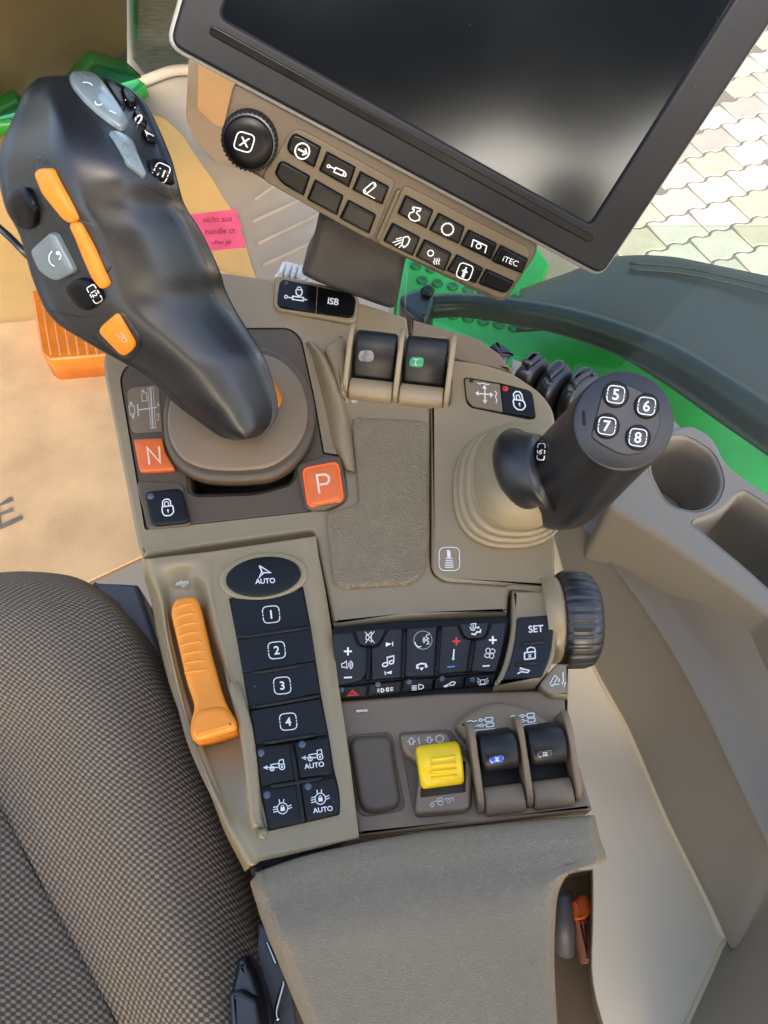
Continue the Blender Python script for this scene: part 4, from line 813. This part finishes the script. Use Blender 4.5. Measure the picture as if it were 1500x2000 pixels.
A=P(*Zi([(482,540)])[0],KZ+.010); B=P(*Zi([(722,508)])[0],KZ+.010); ex,ey,ez,w_=frm(A,B)
yk=extr('park_brake_switch',A,ex,ey,ez,[(.002,-.004),(-.001,.000),(.003,.005),(.009,.009),(.016,.0105),(.022,.009),(.0245,.005),(.0245,-.004)],.0006,w_-.0006,YELLOW,cn,.003,label='yellow ridged rocker switch',r=.005)
ys=MS(yk)
for i in range(4):
    p0,p1=Zi([(540+i*0,484-i*33),(678-i*3,468-i*33)]); pts=[ys.hit(p0[0]+(p1[0]-p0[0])*t,p0[1]+(p1[1]-p0[1])*t,.0) for t in (0,.25,.5,.75,1)]
    tube('grip_rib',pts,.0011,YELLOW,yk,2,8)
slab('glint_plate',rnd(Zi([(146,124),(212,120),(206,132),(150,136)]),2),KPl,0,.0015,mat('painted_glint',(205,200,188),.4),cn,.0004)  # pale plate stands in for a small glint on the panel
# hump with symbols and two lower paddles
hump=slab('paddle_hump',rnd(Zi([(668,196,10),(720,140,30),(820,84,30),(920,74,30),(1040,100,30),(1135,155,20),(1280,280,20),(1290,340),(780,340),(690,230)]),14,6),KPl,-.002,.012,BROWN2,cn,.005,4)
hs=TOP[hump]
cyl=lambda x,y,k:[('O',5,[(x,y-10),(x+34,y-13),(x+34,y+7),(x,y+10)]),('C',5,x-26,y+2,8,7),('L',5,[(x-18,y+1),(x,y)]),('L',4,[(x+34,y-8),(x+42,y-8)]),('L',4,[(x+34,y+3),(x+42,y+2)])]
sym(hump,hs,Zi,cyl(826,176,0)+cyl(832,204,0)+cyl(838,240,0)+[('L',5,[(736,234),(876,222)]),('L',5,[(728,188),(748,180),(762,186),(782,180)]),('L',5,[(770,210),(790,206)]),('F',[(786,198),(804,206),(788,216)]),('L',6,[(770,246),(786,244)]),('F',[(774,234),(752,250),(776,258)])],WHITE,.0005)
sym(hump,hs,Zi,cyl(1044,154,0)+cyl(1048,180,0)+cyl(1054,214,0)+[('L',5,[(976,208),(1096,196)]),('L',5,[(956,160),(974,154),(986,160),(1004,154)]),('L',5,[(994,186),(1010,183)]),('F',[(1006,175),(1022,183),(1008,192)]),('F',[(1004,210),(986,224),(1006,232)])],WHITE,.0005)
wd_lo=[(.024,.003),(.0195,.009),(.0185,.0145),(.022,.0205),(.030,.0245),(.038,.023),(.0445,.014),(.0445,.003)]
A=P(*Zi([(798,652)])[0],KZ+.001); B=P(*Zi([(1302,588)])[0],KZ+.001)
roman2=[('L',4,[(874,376),(896,374)]),('L',4,[(874,392),(898,390)]),('L',5,[(881,376),(882,392)]),('L',5,[(890,375),(891,391)]),('Q',4,886,384,36,17,6,1)]
roman3=[('L',3.5,[(1124,348),(1150,346)]),('L',3.5,[(1124,364),(1152,362)])]+[('L',4.5,[(1129+i*8,348),(1130+i*8,364)]) for i in range(3)]+[('Q',4,1138,356,36,17,6,1)]
for pd,tm,tab,it in paddle_bank(A,B,0,.0038,wd_lo,[(BLUEK,[(850,372,8),(922,364,8),(918,398,8),(846,404,8)],roman2,'black paddle lever with blue tab numbered two'),(BLACK,[(1102,342,8),(1174,336,8),(1172,370,8),(1098,376,8)],roman3,'black paddle lever numbered three')],BROWN2,.024,.046,.012):
    skey('tab_label',pd,MS(pd),Zi,tab,tm,.0006,6,it,WHITE if tm is BLUEK else WDIM,dep=.0005)
# ---------------------------------------------------------------- armrest pad
def arm():
    rows=[]
    spec=[((75,262),(1330,22),-.012,[(110,224),(300,160),(600,100),(900,60),(1200,32)]),
      ((72,272),(1336,32),.004,[(112,232),(302,168),(602,108),(902,70),(1202,42)]),
      ((78,292),(1345,70),.010,[(120,265),(310,205),(610,148),(905,115),(1205,90)]),
      ((86,322),(1358,120),.012,[(140,305),(330,262),(620,205),(905,178),(1205,160)]),
      ((96,350),(1374,165),.013,[(160,345),(350,308),(630,254),(905,224),(1205,205)]),
      ((104,380),(1362,198),.015,[(185,385),(370,340),(640,290),(905,258),(1180,232)]),
      ((120,425),(1250,232),.017,[(210,430),(390,395),(650,350),(900,310),(1130,275)]),
      ((140,480),(1204,300),.018,[(230,480),(400,460),(650,420),(900,380),(1110,345)]),
      ((170,550),(1191,400),.018,[(260,550),(420,535),(660,510),(900,480),(1100,450)]),
      ((215,660),(1187,560),.018,[(300,660),(450,650),(680,640),(900,620),(1095,600)]),
      ((270,790),(1198,790),.018,[(350,790),(490,790),(700,790),(910,790),(1105,790)]),
      ((340,950),(1220,950),.018,[(410,950),(540,950),(720,950),(920,950),(1125,950)])]
    for l,r,z,mid in spec:
        l2=ext(l,mid[0],.25); r2=ext(r,mid[-1],.12); l3=ext(l,mid[0],.6); r3=ext(r,mid[-1],.35)
        zz=[z-.03,z-.008,z-.002]+[z]*5+[z-.0015,z-.007,z-.03]
        pts=[l,l2,l3]+mid+[r3,r2,r]
        rows.append([P(*Zk([p])[0],q) for p,q in zip(pts,zz)])
    return loft('arm_pad',rows,ARMM,cn,(5,5),thick=.004,label='grained padded armrest')
arm()
slab('pad_core',rnd(Zk([(130,330),(1250,120),(1150,320),(1120,950),(400,950)]),10),Zp(-.02),-.14,0,CORE,cn,.004)
loft('pocket_wall',[zrow(Zk,[(1240,230),(1318,222),(1330,240),(1330,420),(1330,640),(1400,900)],-.045),zrow(Zk,[(1236,236),(1312,226),(1322,244),(1322,420),(1322,640),(1392,900)],-.04),zrow(Zk,[(1230,250),(1300,236),(1312,250),(1312,420),(1312,640),(1380,900)],-.10)],BROWN2,cn,(4,2))
slab('pocket_floor',rnd(Zk([(1180,250),(1320,230),(1325,640),(1400,950),(1180,950)]),6),Zp(-.10),-.01,0,BROWN2,cn,.001)
tube('pocket_post',[P(*Zk([(1218,300)])[0],-.07),P(*Zk([(1222,420)])[0],-.075),P(*Zk([(1228,520)])[0],-.09)],[.006,.0075,.006],SEATB,cn,5,16)
eh=thing('emergency_hammer','orange emergency hammer in the pocket beside the armrest','hammer',P(1138,1770,-.1))
slab('hammer_head',rnd(Zk([(1256,336,4),(1298,308,6),(1318,322,4),(1324,372,4),(1306,402,8),(1270,408,6)]),5),Zp(-.06),-.02,0,HAMMER,eh,.003)
slab('hammer_shaft',rnd(Zk([(1266,404),(1310,400),(1328,560),(1300,570)]),5),Zp(-.068),-.015,0,HAM2,eh,.003)
# ================================================================== left control lever
lv=thing('control_lever','large black multifunction control lever with orange and grey keys on left panel','control lever',P(460,820,.02))
LR=[((462,860),(484,852),(508,852),.050),((430,851),(466,828),(534,826),.060),((392,824),(436,785),(541,790),.066),((347,790),(405,742),(532,750),.072),((290,737),(375,692),(512,695),.083),((240,706),(335,642),(484,650),.096),((185,674),(298,590),(456,606),.116),((108,622),(266,550),(436,566),.137),((72,552),(236,502),(423,526),.157),((45,462),(204,440),(388,452),.176),((14,400),(178,384),(357,402),.19),((2,318),(148,312),(342,352),.204),((14,270),(122,258),(328,302),.212),((38,214),(98,210),(292,220),.217),((54,176),(82,180),(256,176),.216),((78,152),(110,158),(200,150),.212),((105,148),(125,150),(165,146),.206)]
_A,_B=P(482,838,.056),P(186,401,.188)
for _i in range(11):
    _l,_c,_r,_z=LR[_i]; _y=(_l[1]+_r[1])/2; _best=None
    for _k in range(-40,221):
        _p=_A+(_B-_A)*(_k/200); _q=_p-CAM; _py=1000-FPX*_q.dot(UP)/_q.dot(FW)
        if _best is None or abs(_py-_y)<_best[0]: _best=(abs(_py-_y),_p.z)
    LR[_i]=(_l,_c,_r,_best[1])
FR=[.40,.40,.41,.42,.43,.44,.45,.46,.46,.455,.445,.42,.37,.31,.27,.27,.3]
def lev():
    rows=[]
    for i,(l,c,r,z) in enumerate(LR):
        c=ext(l,r,FR[i])
        k=min(1,.42+i/9)*min(1,(len(LR)-1-i)/3)
        mx=lambda a_,b_,t:(a_[0]+(b_[0]-a_[0])*t,a_[1]+(b_[1]-a_[1])*t)
        zl=z-.030*k-.004; zr=z-.022*k-.003; zb=z-.062*k-.012
        w1=mx(l,c,.5); w2=mx(c,r,.5)
        rows.append([P(*l,zl),P(*mx(l,c,.12),zl+.010*k),P(*w1,z-.010*k),P(*mx(l,c,.86),z-.0015*k),P(*mx(c,r,.13),z-.001*k),P(*w2,z-.006*k),P(*mx(c,r,.88),zr+.006*k),P(*r,zr),P(*mx(l,r,.72),zb),P(*mx(l,r,.3),zb)])
    return loft('handle',rows,BLACK,lv,(4,5),True,(True,True))
hd=lev(); HS=MS(hd)
lathe('handle_stem',P(478,830,.012),V((0,0,1)),V((1,0,0)),[(0,.018),(.008,.015),(.03,.012)],mat('stem_orange',(150,92,50),.5),lv,32)
crp=[P(*q,.028) for q in Zd([(945,675),(985,710),(1030,770),(1052,830),(1040,880),(1018,890)])]
loft('orange_rim',[[p for p in crp],[p+V((-.012,-.004,.018)) for p in crp]],ORANGE,lv,(4,3),thick=.002,label='orange trim crescent at lever base')
skey('key_recess',lv,HS,Za,[(215,905,10),(270,930,6),(560,1330),(660,1560,8),(600,1640,10),(480,1420),(330,1290),(205,1010)],BLACK,.0008,10)
skey('roller',lv,HS,Za,[(120,1100,20),(180,1090,20),(240,1210,20),(230,1330,20),(150,1350,20),(70,1240,20),(75,1170,10)],GLOSSB,.004,16,label='black thumb roller')
skey('speed_rocker',lv,HS,Za,[(222,1010,16),(250,985,16),(320,985,20),(340,1030),(420,1180,10),(450,1240,10),(468,1285,8),(440,1310,10),(400,1290,14),(270,1130,10)],ORANGE,.0036,10,label='upper orange rocker key')
skey('speed_rocker',lv,HS,Zb,[(350,335,8),(400,330,10),(455,430),(505,540),(546,640,10),(510,662,10),(468,610,10),(420,500),(385,410)],ORANGE,.0036,8,label='lower orange rocker key')
skey('grey_rocker',lv,HS,Zb,[(165,470,10),(265,380,10),(290,390),(378,560,10),(375,580),(290,626,16),(210,570,12)],GREYK,.004,10,[('A',6,275,510,34,40,120,260),('A',6,280,500,18,20,-60,60),('D',285,485,10)],label='grey rocker key on lever side')
skey('roller',lv,HS,Zb,[(330,650,12),(400,600,10),(470,620,10),(520,700,10),(450,770,14),(390,740,10)],GLOSSB,.004,12,[('Q',5,462,685,20,44,30,1),('T','12',462,685,26,-60,1)],label='black thumb wheel with a small number')
skey('key_surround',lv,HS,Zb,[(470,880,20),(590,755,20),(710,930,30),(625,1020,24),(480,900)],BLACK,.001,14)
skey('enable_key',lv,HS,Zb,[(487,848,10),(580,768,10),(678,930,16),(628,972,16),(600,965)],ORANGE,.004,12,[('L',5,[(570,880),(578,895),(592,890)]),('C',5,608,908,14,10,-40),('L',5,[(590,872),(612,892)])],WDIM,label='orange trapezoid key low on lever')
skey('rocker_key',lv,HS,Za,[(400,465,16),(440,440,20),(545,450,24),(610,520,20),(700,650,20),(758,745,14),(715,775,14),(610,705,20),(490,600,20),(420,510,14)],GREYK,.004,12,[('A',7,500,515,44,30,20,110),('A',7,580,600,22,18,160,330),('L',7,[(640,650),(680,668)])],label='long grey rocker on top of lever')
skey('grey_key',lv,HS,Za,[(630,775,8),(690,780,20),(770,830,20),(800,920),(850,1040,10),(835,1050,10),(740,970)],GREYK,.003,10,[('C',4,740,880,20,40,20)],MATS['worn_label'],label='grey leaf shaped key on lever')
for p,it in (([(598,480,14),(650,485,14),(705,560,10),(735,660,10),(700,640,10),(640,560,10)],None),([(700,515,14),(760,540,14),(800,600),(800,640),(760,640),(720,590)],[('L',7,[(735,585),(790,630)])]),([(770,660,8),(820,660,8),(860,740),(850,760),(800,720)],[('T','0',812,700,60,-30,1)]),([(820,770,8),(880,780,8),(915,850),(860,840)],[('L',7,[(850,765),(905,795)])]),([(860,930,10),(960,930,10),(1010,1000),(1025,1090,10),(960,1080,10),(880,1000)],[('Q',6,944,1012,44,50,-24,1),('T','11',944,1012,44,-24,1)])):
    skey('lever_key',lv,HS,Za,p,GLOSSB,.0026,8,it)
# ================================================================== right joystick
js=thing('joystick','black joystick with four numbered buttons on a beige rubber boot','joystick',P(960,950,.0))
def ringz(L_,R_,T_,B_,z,e=2.5,n=36):
    cx,cy=(L_+R_)/2,(T_+B_)/2; rx,ry=(R_-L_)/2,(B_-T_)/2; out=[]
    for i in range(n):
        a_=2*math.pi*i/n; ca,sa=math.cos(a_),math.sin(a_)
        out.append((cx+rx*math.copysign(abs(ca)**(2/e),ca),cy+ry*math.copysign(abs(sa)**(2/e),sa),z))
    return [P(*Zf([(x,y)])[0],z) for x,y,z in out]
prof=[(80,605,440,972,.0),(80,605,438,972,.004),(92,602,435,960,.0065),(98,600,434,950,.0066),(102,600,428,948,.007),(103,600,425,946,.011),(116,598,424,934,.0135),(126,596,424,922,.0138),(134,596,420,920,.014),(136,595,416,918,.0185),(150,592,414,905,.021),(164,590,414,892,.0212),(174,590,408,888,.0215),(178,590,404,886,.026),(190,588,406,876,.031),(225,570,440,830,.042),(270,530,475,770,.05),(300,500,500,740,.054)]
loft('boot',[ringz(*p) for p in prof],BOOT,js,(1,2),True,(False,True))
tc_=V((.35,-.45,.82)).normalized()
def ring_at(px,py,z,nrm,r,ry=None):
    return ringpts(P(*Zf([(px,py)])[0],z),nrm,r,ry or r,V((1,0,0)),36)
ax0=(P(*Zf([(850,395)])[0],.135)-P(*Zf([(590,660)])[0],.045)).normalized()
toc=(CAM-P(*Zf([(850,395)])[0],.135)).normalized()
fnm=(ax0*.35+toc*.65).normalized()
colr=[ring_at(385,615,.045,V((.55,-.15,.8)),.026,.03),ring_at(395,612,.052,V((.6,-.15,.75)),.0255,.03),ring_at(430,610,.06,V((.7,-.1,.7)),.0225,.027),ring_at(500,630,.064,V((.8,-.1,.6)),.0225,.027)]
loft('collar',colr,BLACK,js,(1,4),True,(True,True))
def H_(t): return P(*Zf([ext((590,665),(850,395),t)])[0],.045+(.135-.045)*t)
hr=[(-.30,.010),(-.285,.018),(-.24,.0245),(-.17,.0285),(-.08,.0308),(.05,.0315),(.25,.0312),(.5,.0300),(.75,.0290),(.93,.0285),(.985,.0277),(1.0,.0262)]
rows=[]
for t,r in hr:
    k=max(0,min(1,(t-.2)/.7)); nn=(ax0*(1-k)+fnm*k).normalized(); rows.append(ringpts(H_(t),nn,r,r*1.04,V((1,0,0)),40))
hj=loft('handle',rows,BLACK,js,(1,3),True,(True,True))
JP=Pl(H_(1.0),fnm)
slab('button_plate',rnd(Zf([(700,470,30),(765,215,40),(900,235,60),(1010,320,60),(1020,420,40),(965,535,40),(850,560,60),(740,500,40)]),20,6),JP,-.002,.0012,BLACK,js,.001)
for s,x,y,rx_ in (('5',814,278,58),('6',953,330,56),('7',774,420,56),('8',914,472,56)):
    circ=lambda k:[(x+rx_*k*math.cos(a_),y+rx_*k*math.sin(a_)) for a_ in [i*math.pi/14 for i in range(28)]]
    slab('button_well',Zf(circ(1.06)),JP,-.001,.0018,GLOSSB,js,.0005)
    b_=slab('button',Zf(circ(.88)),JP,-.001,.0036,BLACK,js,.0009,3,.0006,label='round black joystick button numbered '+s)
    sym(b_,TOP[b_],Zf,[('Q',5,x,y,38,38,-8,1),('T',s,x,y,50,-6,1)],WHITE,.0003)
HJ=MS(hj)
skey('side_button',js,HJ,Zf,[(462,490,20),(495,482,20),(505,540,20),(490,590,20),(466,575,20),(455,530,10)],GLOSSB,.0022,16,[('Q',4,478,536,15,36,-4,1),('T','9',478,536,26,150,1)],label='small black side button on joystick')
slab('face_slot',rnd(Zf([(662,352,6),(674,350,6),(678,418,6),(666,416,6)]),4),JP,-.002,.0012,GLOSSB,js,.0004)
# ================================================================== cab behind the camera (unseen; shapes set by shade and screen reflection)

def shade_roof():
    return slab3('cab_sun_shade',Pl((0,0,.86),(0,0,1)),rnd([(-.95,-2.7),(1.2,-2.7),(1.2,-.62),(-.95,-.62)],.1,4),-.06,CEIL,None,.02)  # unseen overhead panel, extended to keep sun off the interior
rf=shade_roof(); setp(rf,kind='structure')
def refl(x,y,d):
    p=MP.hit(x,y); v=(p-CAM).normalized(); q=v-MN*2*v.dot(MN); return p+q*d
h0_=refl(1118,330,1.0); h1_=refl(1108,430,1.0)
loft('headrest',[ringpts(h0_+(h1_-h0_)*t,(h1_-h0_),rx_,rx_*.6,V((1,0,0)),24) for t,rx_ in ((0,.012),(.06,.04),(.2,.068),(.5,.08),(1,.084),(2.6,.09),(3.2,.03))],REARM,se,(1,3),True,(True,True))

rw=slab3('rear_reflection_band',Pl((0,-1.3,0),(0,1,0)),rnd([Pl((0,-1.3,0),(0,1,0)).uv(V((x,-1.3,z))) for x,z in ((-.95,.36),(.0,.40),(.3,.40),(.5,.50),(.64,.45),(.8,.42),(1.0,.53),(1.25,.48),(1.25,.86),(-.95,.86))],.06,5),-.04,REARM,None,.01); setp(rw,kind='structure')  # unseen band, wavy lower edge shapes the bright area on the screen

sym(hd,HS,Za,[('L',3,[(640,775),(690,930),(760,1040),(850,1095),(1010,1170)]),('L',3,[(395,450),(440,560),(520,680),(610,790)])],CORE,.0003,'moulding_seam')
sym(hd,HS,Zb,[('L',2.5,[(245,770),(400,800),(480,780)]),('L',2.5,[(500,985),(620,1028),(715,940)])],CORE,.0003,'moulding_seam')
